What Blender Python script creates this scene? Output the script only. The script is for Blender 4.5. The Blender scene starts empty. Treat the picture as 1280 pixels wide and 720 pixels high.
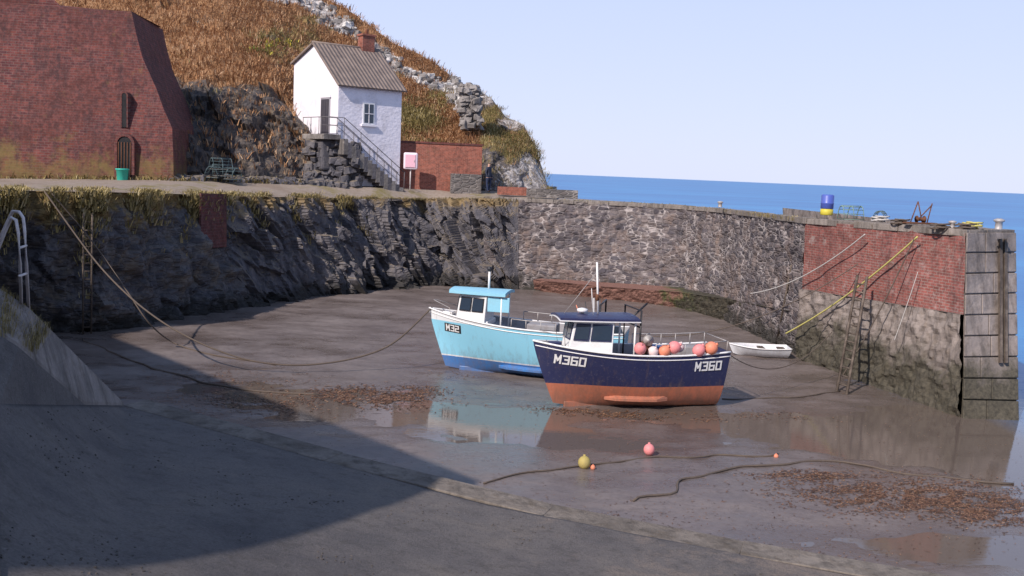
import bpy, math, random
from mathutils import Vector, Matrix, noise
random.seed(7)
sc=bpy.context.scene
H=6.9; F=1280.0
pit=math.atan(145*math.cos(math.radians(2.4))/1280); rol=math.radians(2.4)
fw=Vector((0,math.cos(pit),-math.sin(pit))); up0=Vector((0,math.sin(pit),math.cos(pit))); r0=Vector((1,0,0))
R=r0*math.cos(rol)+up0*math.sin(rol); U=up0*math.cos(rol)-r0*math.sin(rol)
CAM=Vector((0,0,H))
def D(px,py): return fw+R*((px-640)/F)+U*((360-py)/F)
def G(px,py,z=0.0):
    d=D(px,py); return CAM+d*((z-H)/d.z)
def P(px,py,dist):
    d=D(px,py); return CAM+d*(dist/d.y)
def hit(px,py,a,b,c):
    n=(b-a).cross(c-a); d=D(px,py); return CAM+d*((a-CAM).dot(n)/d.dot(n))
# ---------------- camera
cam=bpy.data.cameras.new("camera"); co=bpy.data.objects.new("camera",cam); sc.collection.objects.link(co)
cam.lens=36; cam.sensor_width=36; cam.clip_end=60000; cam.clip_start=0.1
m=Matrix((( R.x,U.x,-fw.x,0),(R.y,U.y,-fw.y,0),(R.z,U.z,-fw.z,H),(0,0,0,1))); co.matrix_world=m
sc.camera=co
# ---------------- light
EL=38; sdir=Vector((-0.6*math.cos(math.radians(EL)),-0.8*math.cos(math.radians(EL)),math.sin(math.radians(EL))))
sun=bpy.data.lights.new("sun","SUN"); so=bpy.data.objects.new("sun",sun); sc.collection.objects.link(so)
sun.energy=5.0; sun.angle=math.radians(0.53); sun.color=(1,0.91,0.84)
so.rotation_euler=sdir.to_track_quat('Z','Y').to_euler(); so.location=(-20,-20,40)
w=bpy.data.worlds.new("World"); sc.world=w; w.use_nodes=True; nt=w.node_tree
bg=nt.nodes["Background"]; sk=nt.nodes.new("ShaderNodeTexSky"); sk.sky_type='NISHITA'; sk.sun_disc=False
sk.sun_elevation=math.radians(EL); sk.sun_rotation=math.atan2(-0.6,-0.8)%(2*math.pi)
sk.air_density=1.0; sk.dust_density=0.6; sk.ozone_density=3.5
# haze layer low in the sky: pale lavender blue
tc=nt.nodes.new("ShaderNodeTexCoord"); sx=nt.nodes.new("ShaderNodeSeparateXYZ"); nt.links.new(tc.outputs['Generated'],sx.inputs[0])
mr=nt.nodes.new("ShaderNodeMapRange"); nt.links.new(sx.outputs[2],mr.inputs[0]); mr.inputs[1].default_value=0.16; mr.inputs[2].default_value=0.50; mr.inputs[3].default_value=.93; mr.inputs[4].default_value=0.12
hz=nt.nodes.new("ShaderNodeMix"); hz.data_type='RGBA'; nt.links.new(mr.outputs[0],hz.inputs[0]); nt.links.new(sk.outputs[0],hz.inputs[6])
hr=nt.nodes.new("ShaderNodeValToRGB"); nt.links.new(sx.outputs[2],hr.inputs[0]); e=hr.color_ramp.elements; e[0].position=0; e[0].color=(.74,.79,1,1); e[1].position=.26; e[1].color=(.56,.67,1,1)
vm=nt.nodes.new("ShaderNodeVectorMath"); vm.operation='SCALE'; vm.inputs[3].default_value=6.9; nt.links.new(hr.outputs[0],vm.inputs[0]); nt.links.new(vm.outputs[0],hz.inputs[7])
nt.links.new(hz.outputs[2],bg.inputs[0]); bg.inputs[1].default_value=0.15
sc.view_settings.view_transform='Standard'; sc.view_settings.look='None'; sc.view_settings.exposure=0
# ---------------- material helper
class Mt:
    def __init__(s,name,rough=0.8,spec=0.3,metal=0.0):
        s.m=bpy.data.materials.new(name); s.m.use_nodes=True; s.t=s.m.node_tree; s.b=s.t.nodes["Principled BSDF"]
        s.b.inputs['Roughness'].default_value=rough; s.b.inputs['Specular IOR Level'].default_value=spec; s.b.inputs['Metallic'].default_value=metal
    def n(s,k): return s.t.nodes.new(k)
    def l(s,a,b): s.t.links.new(a,b)
    def pos(s): return s.n("ShaderNodeNewGeometry").outputs['Position']
    def obj(s): return s.n("ShaderNodeTexCoord").outputs['Object']
    def uv(s): return s.n("ShaderNodeTexCoord").outputs['UV']
    def sep(s,v): x=s.n("ShaderNodeSeparateXYZ"); s.l(v,x.inputs[0]); return x.outputs
    def map(s,v,sc=(1,1,1),rot=(0,0,0),loc=(0,0,0)):
        x=s.n("ShaderNodeMapping"); s.l(v,x.inputs[0]); x.inputs['Scale'].default_value=sc; x.inputs['Rotation'].default_value=rot; x.inputs['Location'].default_value=loc; return x.outputs[0]
    def noise(s,v,scale,det=5,ro=.6,dist=0):
        x=s.n("ShaderNodeTexNoise"); s.l(v,x.inputs['Vector']); x.inputs['Scale'].default_value=scale; x.inputs['Detail'].default_value=det; x.inputs['Roughness'].default_value=ro; x.inputs['Distortion'].default_value=dist; return x.outputs[0]
    def vor(s,v,scale,feat='F1',rnd=1):
        x=s.n("ShaderNodeTexVoronoi"); x.feature=feat; s.l(v,x.inputs['Vector']); x.inputs['Scale'].default_value=scale; x.inputs['Randomness'].default_value=rnd; return x
    def ramp(s,f,stops,const=False):
        x=s.n("ShaderNodeValToRGB"); s.l(f,x.inputs[0]); e=x.color_ramp.elements
        if const: x.color_ramp.interpolation='CONSTANT'
        while len(e)<len(stops): e.new(0.5)
        for i,(p,c) in enumerate(stops):
            e[i].position=p; c=(c,c,c) if not hasattr(c,'__len__') else c; e[i].color=(c[0],c[1],c[2],1)
        return x.outputs[0]
    def mix(s,f,a,b,mode='MIX'):
        x=s.n("ShaderNodeMix"); x.data_type='RGBA'; x.blend_type=mode
        for v,i in ((f,0),(a,6),(b,7)):
            if hasattr(v,'links'): s.l(v,x.inputs[i])
            elif hasattr(v,'__len__'): x.inputs[i].default_value=(v[0],v[1],v[2],1)
            else: x.inputs[i].default_value=v if i==0 else (v,v,v,1)
        return x.outputs[2]
    def math(s,op,a,b=0.0,cl=False):
        x=s.n("ShaderNodeMath"); x.operation=op; x.use_clamp=cl
        for v,i in ((a,0),(b,1)):
            if hasattr(v,'links'): s.l(v,x.inputs[i])
            else: x.inputs[i].default_value=v
        return x.outputs[0]
    def rng(s,v,a,b,c=0.0,d=1.0):
        x=s.n("ShaderNodeMapRange"); s.l(v,x.inputs[0]); 
        for i,q in enumerate((a,b,c,d)): x.inputs[i+1].default_value=q
        return x.outputs[0]
    def bump(s,h,st=.5,dist=.05,prev=None):
        x=s.n("ShaderNodeBump"); s.l(h,x.inputs['Height']); x.inputs['Strength'].default_value=st; x.inputs['Distance'].default_value=dist
        if prev: s.l(prev,x.inputs['Normal'])
        return x.outputs[0]
    def col(s,c):
        if hasattr(c,'links'): s.l(c,s.b.inputs['Base Color'])
        else: s.b.inputs['Base Color'].default_value=(c[0],c[1],c[2],1)
    def nor(s,n): s.l(n,s.b.inputs['Normal'])
    def rgh(s,r): s.l(r,s.b.inputs['Roughness'])
def paint(name,c,rough=.45,dirt=(.25,.2,.15),amt=.25,scale=3,spec=.4,metal=0):
    k=Mt(name,rough,spec,metal); v=k.obj(); n=k.noise(v,scale,8,.7); n2=k.noise(v,scale*9,4)
    f=k.rng(n,.5,.75,0,amt); f2=k.rng(n2,.4,.7,0,amt*.35); f=k.math('ADD',f,f2,True)
    k.col(k.mix(f,c,dirt)); k.rgh(k.rng(n,.3,.7,rough*.8,min(1,rough*1.4))); k.nor(k.bump(n2,.15,.01)); return k.m
def rough_mat(name,c1,c2,c3,scale=1.5,bs=8,bst=.6,bd=.06,rough=.9):
    k=Mt(name,rough,.2); v=k.pos(); n=k.noise(v,scale,8,.65); n2=k.noise(v,bs,8,.7)
    c=k.ramp(n,[(.3,c1),(.52,c2),(.72,c3)]); k.col(k.mix(k.rng(n2,.35,.7,0,.5),c,c1)); k.nor(k.bump(n2,bst,bd)); return k.m
def brick_mat(name,c1,c2,mort,bw=.24,bh=.08,moss=(.22,.17,.04),mossamt=.5,white=.0,low=None,stain=.6):
    k=Mt(name,.9,.2); uv=k.uv()
    b=k.n("ShaderNodeTexBrick"); k.l(uv,b.inputs['Vector']); b.inputs['Scale'].default_value=1; b.inputs['Brick Width'].default_value=bw; b.inputs['Row Height'].default_value=bh
    b.inputs['Mortar Size'].default_value=bh*.13; b.inputs['Mortar Smooth'].default_value=.4
    for i,c in (('Color1',c1),('Color2',c2),('Mortar',mort)): b.inputs[i].default_value=(*c,1)
    big=k.noise(k.pos(),.45,7,.7); sm=k.noise(k.pos(),5,6,.75); md=k.noise(k.map(k.pos(),(1,1,2.2)),1.7,8,.75); strk=k.noise(k.map(k.pos(),(2.0,2.0,.16)),1,8,.75)
    c=k.mix(k.rng(big,.38,.62,0,stain),b.outputs[0],[x*.4+.012 for x in c1])
    c=k.mix(k.rng(strk,.48,.64,0,stain*.8),c,(.035,.028,.032))
    c=k.mix(k.rng(md,.5,.68,0,.5),c,[c1[0]*.7,c1[1]*1.1+.01,c1[2]*1.3+.01])
    c=k.mix(k.rng(sm,.48,.72,0,.5),c,[min(1,x*1.5+.02) for x in c1]); c=k.mix(k.rng(sm,.5,.3,0,.55),c,[x*.35 for x in c1])
    mz=k.sep(uv)[1]; low_=k.rng(mz,0,low or 3.0,.35,0); mm=k.noise(k.pos(),1.1,7,.75)
    mk=k.math('ADD',mm,low_); c=k.mix(k.rng(mk,.6,.8,0,mossamt),c,moss)
    if white: c=k.mix(k.rng(k.noise(k.pos(),2.2,8,.75),.55,.7,0,white),c,(.45,.39,.36))
    k.col(c); k.nor(k.bump(sm,.5,.04,k.bump(b.outputs[1],-.6,.02))); return k.m
def stone_mat(name,cols,mort,sc=(2.2,2.2,5.5),edge=.05,green=None,gh=1.5,top=None,warm=None,mamt=1,tz=-.35):
    k=Mt(name,.9,.25); uv=k.uv(); 
    w_=k.n("ShaderNodeTexNoise"); k.l(uv,w_.inputs['Vector']); w_.inputs['Scale'].default_value=2.5
    vv=k.n("ShaderNodeVectorMath"); vv.operation='MULTIPLY_ADD'; k.l(w_.outputs[1],vv.inputs[0]); vv.inputs[1].default_value=(.10,.05,0); k.l(uv,vv.inputs[2])
    v=k.map(vv.outputs[0],(sc[0],sc[2],1)); vc=k.vor(v,1,rnd=.75); ve=k.vor(v,1,'DISTANCE_TO_EDGE',.75)
    sr=k.sep(vc.outputs['Color'])[0]
    c=k.ramp(sr,[(i/(len(cols)-1)*.98,x) for i,x in enumerate(cols)])
    sm=k.noise(k.pos(),6,7,.7); big=k.noise(k.pos(),.5,7,.7); strk=k.noise(k.map(k.pos(),(2,2,.25)),1,7,.7)
    c=k.mix(k.rng(sm,.35,.75,0,.6),c,[x*.45 for x in cols[0]])
    c=k.mix(k.rng(big,.4,.65,0,.6),c,[x*.6 for x in cols[0]])
    c=k.mix(k.rng(strk,.5,.7,0,.6),c,[x*.5 for x in cols[0]])
    mk=k.rng(ve.outputs[0],edge*.5,edge*1.3,1,0); mk=k.math('MULTIPLY',mk,k.rng(k.noise(k.pos(),.8,6,.75),.45,.58,.08,mamt)); c=k.mix(mk,c,mort)
    z=k.sep(k.pos())[2]
    if warm:
        c=k.mix(k.rng(k.noise(k.pos(),.9,7,.75),.5,.66,0,.7),c,warm)
    if green:
        g=k.math('ADD',k.rng(z,0,gh,.35,-.35),k.noise(k.pos(),1.5,6,.7)); c=k.mix(k.rng(g,.5,.75,0,.9),c,green)
    if top:
        tn=k.noise(k.pos(),.8,8,.78); g=k.math('ADD',k.rng(z,2.6,5.5,tz,.24),tn); c=k.mix(k.rng(g,.5,.62,0,.85),c,k.ramp(sm,[(.35,[x*.45 for x in top]),(.65,top)]))
    k.col(c); k.nor(k.bump(sm,.6,.06,k.bump(k.rng(ve.outputs[0],0,.15),.8,.05))); return k.m
# ---------------- mesh helpers
def link(o,parent=None):
    sc.collection.objects.link(o)
    if parent: o.parent=parent
    return o
def empty(name,loc=(0,0,0),rz=0):
    e=bpy.data.objects.new(name,None); e.location=loc; e.rotation_euler=(0,0,rz); e.empty_display_size=.2; sc.collection.objects.link(e); return e
def mesh(name,vs,fs,mat,parent=None,uvs=None,smooth=False):
    me=bpy.data.meshes.new(name); me.from_pydata([tuple(v) for v in vs],[],fs); me.update()
    if uvs:
        l=me.uv_layers.new(name="UVMap")
        for lp in me.loops: l.data[lp.index].uv=uvs[lp.vertex_index]
    if smooth: me.polygons.foreach_set("use_smooth",[True]*len(me.polygons))
    if mat: me.materials.append(mat)
    o=bpy.data.objects.new(name,me); return link(o,parent)
def box(name,c,s,mat,parent=None,rz=0,bev=.02,tilt=(0,0)):
    vs=[];
    rm=Matrix.Rotation(rz,3,'Z')@Matrix.Rotation(tilt[0],3,'X')@Matrix.Rotation(tilt[1],3,'Y')
    for z in (-.5,.5):
        for x,y in ((-.5,-.5),(.5,-.5),(.5,.5),(-.5,.5)): vs.append(Vector(c)+rm@Vector((x*s[0],y*s[1],z*s[2])))
    fs=[(3,2,1,0),(4,5,6,7),(0,1,5,4),(1,2,6,5),(2,3,7,6),(3,0,4,7)]
    o=mesh(name,vs,fs,mat,parent)
    if bev:
        b=o.modifiers.new("bevel","BEVEL"); b.width=bev; b.segments=2
    return o
def tube(name,pts,r,mat,parent=None,seg=7,rads=None):
    vs=[];fs=[];n=len(pts); pts=[Vector(p) for p in pts]
    for i,p in enumerate(pts):
        t=(pts[min(i+1,n-1)]-pts[max(i-1,0)]).normalized(); a=Vector((0,0,1)) if abs(t.z)<.9 else Vector((1,0,0))
        x=t.cross(a).normalized(); y=t.cross(x); rr=rads[i] if rads else r
        for k in range(seg): th=2*math.pi*k/seg; vs.append(p+(x*math.cos(th)+y*math.sin(th))*rr)
    for i in range(n-1):
        for k in range(seg): a=i*seg+k;b=i*seg+(k+1)%seg; fs.append((a,b,b+seg,a+seg))
    fs.append(tuple(range(seg))[::-1]); fs.append(tuple((n-1)*seg+k for k in range(seg)))
    return mesh(name,vs,fs,mat,parent,smooth=True)
def lathe(name,c,prof,mat,parent=None,seg=20,axis=None):
    vs=[];fs=[]; q=Vector((0,0,1)).rotation_difference(Vector(axis or (0,0,1)))
    for r,z in prof:
        for k in range(seg): th=2*math.pi*k/seg; vs.append(Vector(c)+q@Vector((r*math.cos(th),r*math.sin(th),z)))
    for i in range(len(prof)-1):
        for k in range(seg): a=i*seg+k;b=i*seg+(k+1)%seg; fs.append((a,b,b+seg,a+seg))
    fs.append(tuple(range(seg))[::-1]); fs.append(tuple((len(prof)-1)*seg+k for k in range(seg)))
    return mesh(name,vs,fs,mat,parent,smooth=True)
def panel(name,q,u0,u1,v0,v1,off,th,mat,parent=None):
    """slab on quad q (bl,br,tr,tl)"""
    q=[Vector(x) for x in q]; n=(q[1]-q[0]).cross(q[3]-q[0]).normalized()
    def pt(u,v): return (q[0]*(1-u)+q[1]*u)*(1-v)+(q[3]*(1-u)+q[2]*u)*v
    b=[pt(u0,v0),pt(u1,v0),pt(u1,v1),pt(u0,v1)]
    vs=[p+n*off for p in b]+[p+n*(off+th) for p in b]
    return mesh(name,vs,[(3,2,1,0),(4,5,6,7),(0,1,5,4),(1,2,6,5),(2,3,7,6),(3,0,4,7)],mat,parent)
def catenary(a,b,sag,n=24):
    a=Vector(a);b=Vector(b); return [a.lerp(b,i/n)-Vector((0,0,sag*4*(i/n)*(1-i/n))) for i in range(n+1)]
def interp(tab,x):
    if x<=tab[0][0]: return tab[0][1:]
    for a,b in zip(tab,tab[1:]):
        if x<=b[0]:
            t=(x-a[0])/(b[0]-a[0]); t=t; return tuple(p+(q-p)*t for p,q in zip(a[1:],b[1:]))
    return tab[-1][1:]
def facets(p,seed,tilt=.5):
    ds,pts=noise.voronoi(p+Vector((seed*7.3,seed*3.1,0)))
    c=pts[0]; h=noise.cell_vector(c*13.7)
    return (h.x-.5)+tilt*((p+Vector((seed*7.3,seed*3.1,0))-c).dot(Vector((h.y-.5,h.z-.5,h.x-.5))))
# ---------------- materials
brick_old=brick_mat("old_red_brick",(.19,.055,.044),(.085,.032,.036),(.15,.10,.09),.36,.13,moss=(.20,.15,.05),mossamt=.6,low=3.0,stain=.8)
brick_red=brick_mat("red_brick",(.36,.11,.07),(.22,.07,.05),(.30,.2,.16),.24,.08,mossamt=.25,low=.6,stain=.4)
brick_pier=brick_mat("pier_brick",(.32,.10,.08),(.19,.075,.065),(.30,.24,.21),.26,.095,moss=(.18,.15,.08),mossamt=.5,white=.55,low=.5,stain=.6)
stone_dark=stone_mat("dark_rubble_stone",[(.08,.075,.085),(.14,.13,.14),(.19,.17,.16),(.11,.105,.12)],(.17,.15,.14),green=(.028,.026,.024),gh=1.9,top=(.30,.20,.07),warm=(.17,.13,.09),mamt=.6,tz=-.3)
stone_wall=stone_mat("mortared_rubble_stone",[(.08,.07,.08),(.16,.135,.14),(.24,.195,.18),(.11,.10,.11)],(.42,.37,.35),sc=(2.0,2,5.4),edge=.075,green=(.035,.032,.026),gh=2.3,warm=(.22,.155,.125),mamt=.9)
stone_grey=stone_mat("grey_stone",[(.12,.11,.11),(.25,.22,.2),(.19,.16,.15)],(.3,.27,.25))
def rockmat(name="slate_rock",tops=True):
    k=Mt(name,.85,.3); v=k.pos(); g=k.n("ShaderNodeNewGeometry"); nz=k.sep(g.outputs['Normal'])[2]; z=k.sep(v)[2]
    st=k.noise(k.map(v,(1.6,1.6,.45),(0,.45,0)),1.6,8,.7); f=k.noise(v,6,8,.75); b=k.noise(v,.6,6,.7)
    c=k.ramp(st,[(.28,(.045,.045,.055)),(.45,(.105,.10,.115)),(.58,(.165,.15,.155)),(.72,(.27,.23,.20))])
    c=k.mix(k.rng(f,.4,.7,0,.6),c,(.06,.057,.065))
    up=k.math('ADD',k.rng(nz,.2,.8,-.18,.18),b); c=k.mix(k.rng(up,.5,.66,0,.6),c,(.23,.18,.12))
    if tops:
        tp=k.math('ADD',k.rng(z,3.2,5.2,-.35,.16),b); c=k.mix(k.rng(tp,.5,.62,0,.7),c,(.28,.19,.075))
        lw=k.math('ADD',k.rng(z,.1,1.8,.32,-.3),b); c=k.mix(k.rng(lw,.5,.7,0,.85),c,(.03,.028,.026))
    k.col(c); k.nor(k.bump(f,.8,.1)); return k.m
rock=rockmat(); rock2=rockmat("boulder_rock",False)
def concrete(name,c,algae=True):
    k=Mt(name,.9,.25); v=k.pos(); a=k.noise(v,.9,8,.7); b=k.noise(v,9,6,.7); st=k.noise(k.map(v,(3,3,.3)),1,6,.7); pk=k.noise(v,2.6,8,.75)
    cc=k.ramp(a,[(.3,[x*.55 for x in c]),(.5,c),(.7,[min(1,x*1.35) for x in c])]); cc=k.mix(k.rng(st,.48,.66,0,.7),cc,[x*.3 for x in c]); cc=k.mix(k.rng(b,.5,.75,0,.4),cc,[x*.5 for x in c]); cc=k.mix(k.rng(pk,.52,.66,0,.5),cc,[c[0]*.6,c[1]*.52,c[2]*.4])
    if algae:
        z=k.sep(v)[2]; g=k.math('ADD',k.rng(z,0,3.1,.42,-.26),a); cc=k.mix(k.rng(g,.48,.66,0,.92),cc,k.ramp(b,[(.35,(.03,.028,.02)),(.65,(.095,.083,.058))]))
    k.col(cc); k.nor(k.bump(b,.6,.04,k.bump(pk,.5,.1))); return k.m
conc=concrete("weathered_concrete",(.27,.225,.20)); conc_top=concrete("concrete_path",(.30,.26,.24),False)
k=Mt("slipway_concrete",.75,.35); v=k.pos(); a=k.noise(v,.35,8,.7); b=k.noise(v,22,5,.8); f=k.noise(v,3,8,.75); g2=k.noise(v,.9,9,.8); x_=k.sep(v)[0]
c=k.ramp(a,[(.35,(.10,.09,.09)),(.55,(.16,.14,.13)),(.7,(.20,.17,.145))]); c=k.mix(k.rng(f,.5,.66,0,.6),c,(.07,.06,.052)); c=k.mix(k.rng(k.math('ADD',g2,k.rng(x_,-1,6,-.12,.12)),.5,.62,0,.85),c,(.24,.19,.155)); c=k.mix(k.rng(b,.48,.7,0,.75),c,(.05,.045,.042)); c=k.mix(k.rng(b,.4,.3,0,.5),c,(.32,.29,.27)); k.col(c); k.nor(k.bump(b,.9,.03,k.bump(f,.5,.05))); slipm=k.m
kerbm=concrete("kerb_concrete",(.25,.215,.19),False); kerbs=concrete("slipway_edge",(.20,.17,.145),False)
whitewash=paint("whitewash",(.82,.78,.82),.8,(.4,.36,.33),.35,1.2,.2)
k=Mt("rough_whitewash",.9,.2); v=k.pos(); n1=k.vor(k.map(v,(1,1,1.5)),4.5); n2=k.noise(v,1.2,7,.7); n3=k.noise(v,9,6); k.col(k.mix(k.rng(n2,.48,.75,0,.5),(.82,.78,.84),(.36,.33,.34))); k.nor(k.bump(n1.outputs[0],.35,.03,k.bump(n3,.5,.03))); whiterub=k.m
k=Mt("corrugated_roof",.75,.3); v=k.uv(); x=k.sep(v)[0]; sn=k.math('SINE',k.math('MULTIPLY',x,24)); n=k.noise(k.pos(),1.5,7,.7); k.col(k.mix(k.rng(sn,-1,0,.4,0),k.ramp(n,[(.3,(.15,.115,.10)),(.7,(.30,.23,.19))]),(.09,.075,.07))); k.nor(k.bump(sn,.6,.04)); roofm=k.m
dark=paint("painted_interior_shade",(.015,.014,.016),.9,amt=0); glass=Mt("window_glass",.08,.6); glass.col((.03,.045,.07)); glass=glass.m  # first colour: near-black, paints the shade inside the hopper doorway and slit
wood=rough_mat("weathered_timber",(.06,.045,.035),(.14,.11,.09),(.26,.21,.17),3,20,.6,.02)
rust=paint("rusted_iron",(.16,.07,.04),.85,(.06,.03,.02),.7,6,.2); iron=paint("galvanised_steel",(.42,.40,.39),.5,(.3,.16,.08),.5,5,.5,.3)
grey_rail=paint("railing_steel",(.62,.56,.54),.5,(.3,.2,.15),.5,6)
thinrail=paint("dark_railing",(.12,.11,.12),.6,amt=.3)
# ---------------- water & sea
k=Mt("sea_water",.08,.5); v=k.pos(); s=k.sep(v)
far=k.rng(s[1],32,62); side=k.rng(s[0],14.5,18); fm=k.math('MAXIMUM',far,side,True)
wn=k.noise(k.map(v,(.25,1,1)),.7,6,.65); wf=k.noise(k.map(v,(.02,.08,1)),.35,6,.65); rip=k.noise(k.map(v,(1,2.5,1)),3,4,.6)
seac=k.mix(k.rng(wf,.4,.65),(.012,.13,.38),(.035,.24,.52))
k.col(k.mix(fm,(.13,.10,.082),seac)); k.rgh(k.rng(fm,0,1,.05,.35))
k.b.inputs['Specular IOR Level'].default_value=.5
bs=k.bump(wn,.35,.08); k.l(k.rng(fm,0,1,.04,.9),[n for n in k.t.nodes if n.bl_idname=="ShaderNodeBump"][0].inputs['Strength'])
k.nor(k.bump(rip,.14,.01,bs))
sea=mesh("sea",[(-9000,-300,0),(12000,-300,0),(12000,30000,0),(-9000,30000,0)],[(0,1,2,3)],k.m)
# ---------------- sand
basins=[(12.3,27.7,4.8,2.5,.13,0),(8.6,28.6,3.0,1.5,.075,0),(16.5,26,4,6,.3,0),(.1,27.4,2.3,2.2,.062,0),(-4.6,28.4,4.2,2.3,.055,0),(-8.5,31,2.8,1.8,.04,0),(9.2,19.2,2.6,.9,.10,0),(4.3,29.2,4.2,.9,.06,0),(2.6,25.9,2.6,.8,.042,0),(-2,31.5,3,1.2,.03,0),(6.5,34,3,1.5,.03,0),(18,40,3,18,.6,0)]
def sandz(x,y):
    p=Vector((x*.22,y*.35,0)); z=.04+.03*noise.fractal(p,1,2,4)+.028*noise.fractal(Vector((x*1.1,y*2.0,3)),1,2,4)
    for bx,by,rx,ry,d,_ in basins:
        q=((x-bx)/rx)**2+((y-by)/ry)**2
        if q<6: z-=d*math.exp(-q*1.1)
    z+=.012*max(0,min(1,(y-36)/10)); return z
k=Mt("wet_sand",.5,.5); v=k.pos(); z=k.sep(v)[2]; n=k.noise(k.map(v,(.6,1.1,1)),.5,8,.65); f=k.noise(v,6,8,.7); rp=k.noise(k.map(v,(2,6,1)),2.2,4); sp=k.noise(k.map(v,(1,1.6,1)),2.0,8,.8)
wet=k.rng(z,0,.055,1,0); c=k.ramp(n,[(.3,(.125,.097,.088)),(.5,(.178,.143,.130)),(.7,(.225,.184,.167))]); c=k.mix(k.rng(f,.45,.72,0,.45),c,(.078,.058,.05)); c=k.mix(k.rng(sp,.54,.68,0,.65),c,(.068,.048,.038))
c=k.mix(k.math('MULTIPLY',wet,.6),c,(.088,.066,.055)); k.col(c)
k.rgh(k.math('ADD',k.rng(wet,0,1,.46,.13),k.rng(n,.35,.65,-.17,.14))); k.nor(k.bump(f,.35,.03,k.bump(rp,.35,.03))); sandm=k.m
vs=[];uv=[];fs=[]; x0,x1,y0,y1,st=-46,20,3,66,.2; nx=int((x1-x0)/st); ny=int((y1-y0)/st)
for j in range(ny+1):
    for i in range(nx+1):
        x=x0+i*st;y=y0+j*st; vs.append((x,y,sandz(x,y)))
for j in range(ny):
    for i in range(nx): a=j*(nx+1)+i; fs.append((a,a+1,a+nx+2,a+nx+1))
mesh("sand",vs,fs,sandm,smooth=True)
# ---------------- harbour walls
WT=[(-160,236,5.55,424),(0,238,5.5,420),(130,240,5.5,418),(240,243,5.3,400),(340,246,5.15,378),(440,248,5.05,366),(540,248,5.1,357),(610,248,5.3,362),(700,252,5.3,369),(780,255,5.33,376),(850,259,5.35,384),(900,263,5.4,402),(1007,276,5.5,450)]
def wtop(px): y,z,_=interp(WT,px); return G(px,y,z)
def wbot(px):
    y,z,b=interp(WT,px); return G(px-(7 if px>900 else 0)*(px-900)/107 if px>900 else px,b,-.1)
def loft(name,top,bot,n,rows,mat,disp,parent=None,ext=0):
    vs=[];fs=[];uv=[];L=0;prev=None
    for i in range(n+1):
        s=i/n; a=bot(s); b=top(s)
        if prev is not None: L+=(Vector((b.x,b.y,0))-prev).length
        prev=Vector((b.x,b.y,0))
        t=(top(min(1,s+.01))-top(max(0,s-.01))); t.z=0; t.normalize(); nn=Vector((t.y,-t.x,0))
        for j in range(rows+1):
            v=j/rows; p=a.lerp(b,v); dd=disp(p,s,v) if disp else 0; vs.append(p+nn*dd); uv.append((L,p.z))
    for i in range(n):
        for j in range(rows): a=i*(rows+1)+j; fs.append((a,a+rows+1,a+rows+2,a+1))
    return mesh(name,vs,fs,mat,parent,uv)
def seg(a,b): return (lambda s: wtop(a+(b-a)*s)),(lambda s: wbot(a+(b-a)*s))
def dmas(p,s,v): return .10*noise.noise(p*1.7)+.10*noise.noise(p*4)
t,b=seg(-160,300); loft("quay_wall",t,b,300,54,stone_dark,lambda p,s,v: .5*noise.noise(p*.6)+.35*noise.fractal(p*1.3,1,2,3)+dmas(p,s,v)+.9*(1-v)**2*max(0,noise.noise(p*.5+Vector((3,0,0))))+.5*facets(Vector((p.x*1.1+p.z*.5,p.y*.5,p.z*.6)),7,.9)*max(0,min(1,(.85-v)*3)))
def drock(p,s,v):
    e=min(1,s*12,(1-s)*14); u=p.x+p.y*.15
    q=Vector((u*.8+p.z*.45,p.y*.4,p.z*.30-p.x*.1)); q2=Vector((u*1.9+p.z*1.1,p.y*.6,p.z*.45-p.x*.25)); q3=Vector((u*4.2+p.z*2.2,p.y,p.z*1.1-p.x*.5))
    bulge=.9*(1-v)*(.6+.6*noise.noise(p*.3))
    return e*(1.1*facets(q,1,.9)+.6*facets(q2,2,1.0)+.22*facets(q3,6,1.0)+.07*noise.fractal(p*2.5,1,2,4)+bulge+.25)+.03
t,b=seg(268,648); loft("rock_face",t,b,380,80,rock,drock)
t,b=seg(605,1007); loft("harbour_wall",t,b,260,40,stone_wall,dmas)
a_,b_=wtop(244),wtop(276)
q=[wbot(244).lerp(a_,.55),wbot(276).lerp(b_,.55),b_,a_]; o=panel("brick_repair_panel",q,0,1,0,1,.2,.12,brick_old)
l=o.data.uv_layers.new(name="UVMap")
for lp in o.data.loops:
    c=o.data.vertices[lp.vertex_index].co; l.data[lp.index].uv=(c.x,c.z)
# ---------------- pier head
pier=empty("harbour_pier",(0,0,0))
TD=wtop(1007); TE=G(1207,291,5.6); BD=wbot(1007); BE=G(1202,526,-.1); TF=G(1268,291,5.6); BF=G(1272,529,-.1)
def lerp2(a,b): return lambda s:a.lerp(b,s)
MD=BD.lerp(TD,.52); ME=BE.lerp(TE,.56)
nrm=Vector(((TE-TD).y,-(TE-TD).x,0)).normalized()
if nrm.dot(Vector((0,-1,0)))<0: nrm=-nrm
loft("lower_wall",lerp2(MD+nrm*.12,ME+nrm*.12),lerp2(BD+nrm*.3,BE+nrm*.1),110,34,conc,lambda p,s,v:.14*noise.noise(p*1.6)+.09*noise.noise(p*5)+.12*facets(p*1.1,9,.8)*(1-v),pier)
loft("ledge",lerp2(MD,ME),lerp2(MD+nrm*.12,ME+nrm*.12),20,2,conc,None,pier)
loft("brick_face",lerp2(TD,TE),lerp2(MD,ME),60,20,brick_pier,lambda p,s,v:.06*noise.noise(p*1.2),pier)
loft("end_face",lerp2(TE,TF),lerp2(BE,BF),16,40,conc,lambda p,s,v:.04*noise.noise(p*2),pier)
outdir=Vector((.12,1,0)).normalized()
TO=TF+outdir*30+Vector((-3.5,0,-.2)); BO=BF+outdir*30+Vector((-3,0,0))
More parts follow.
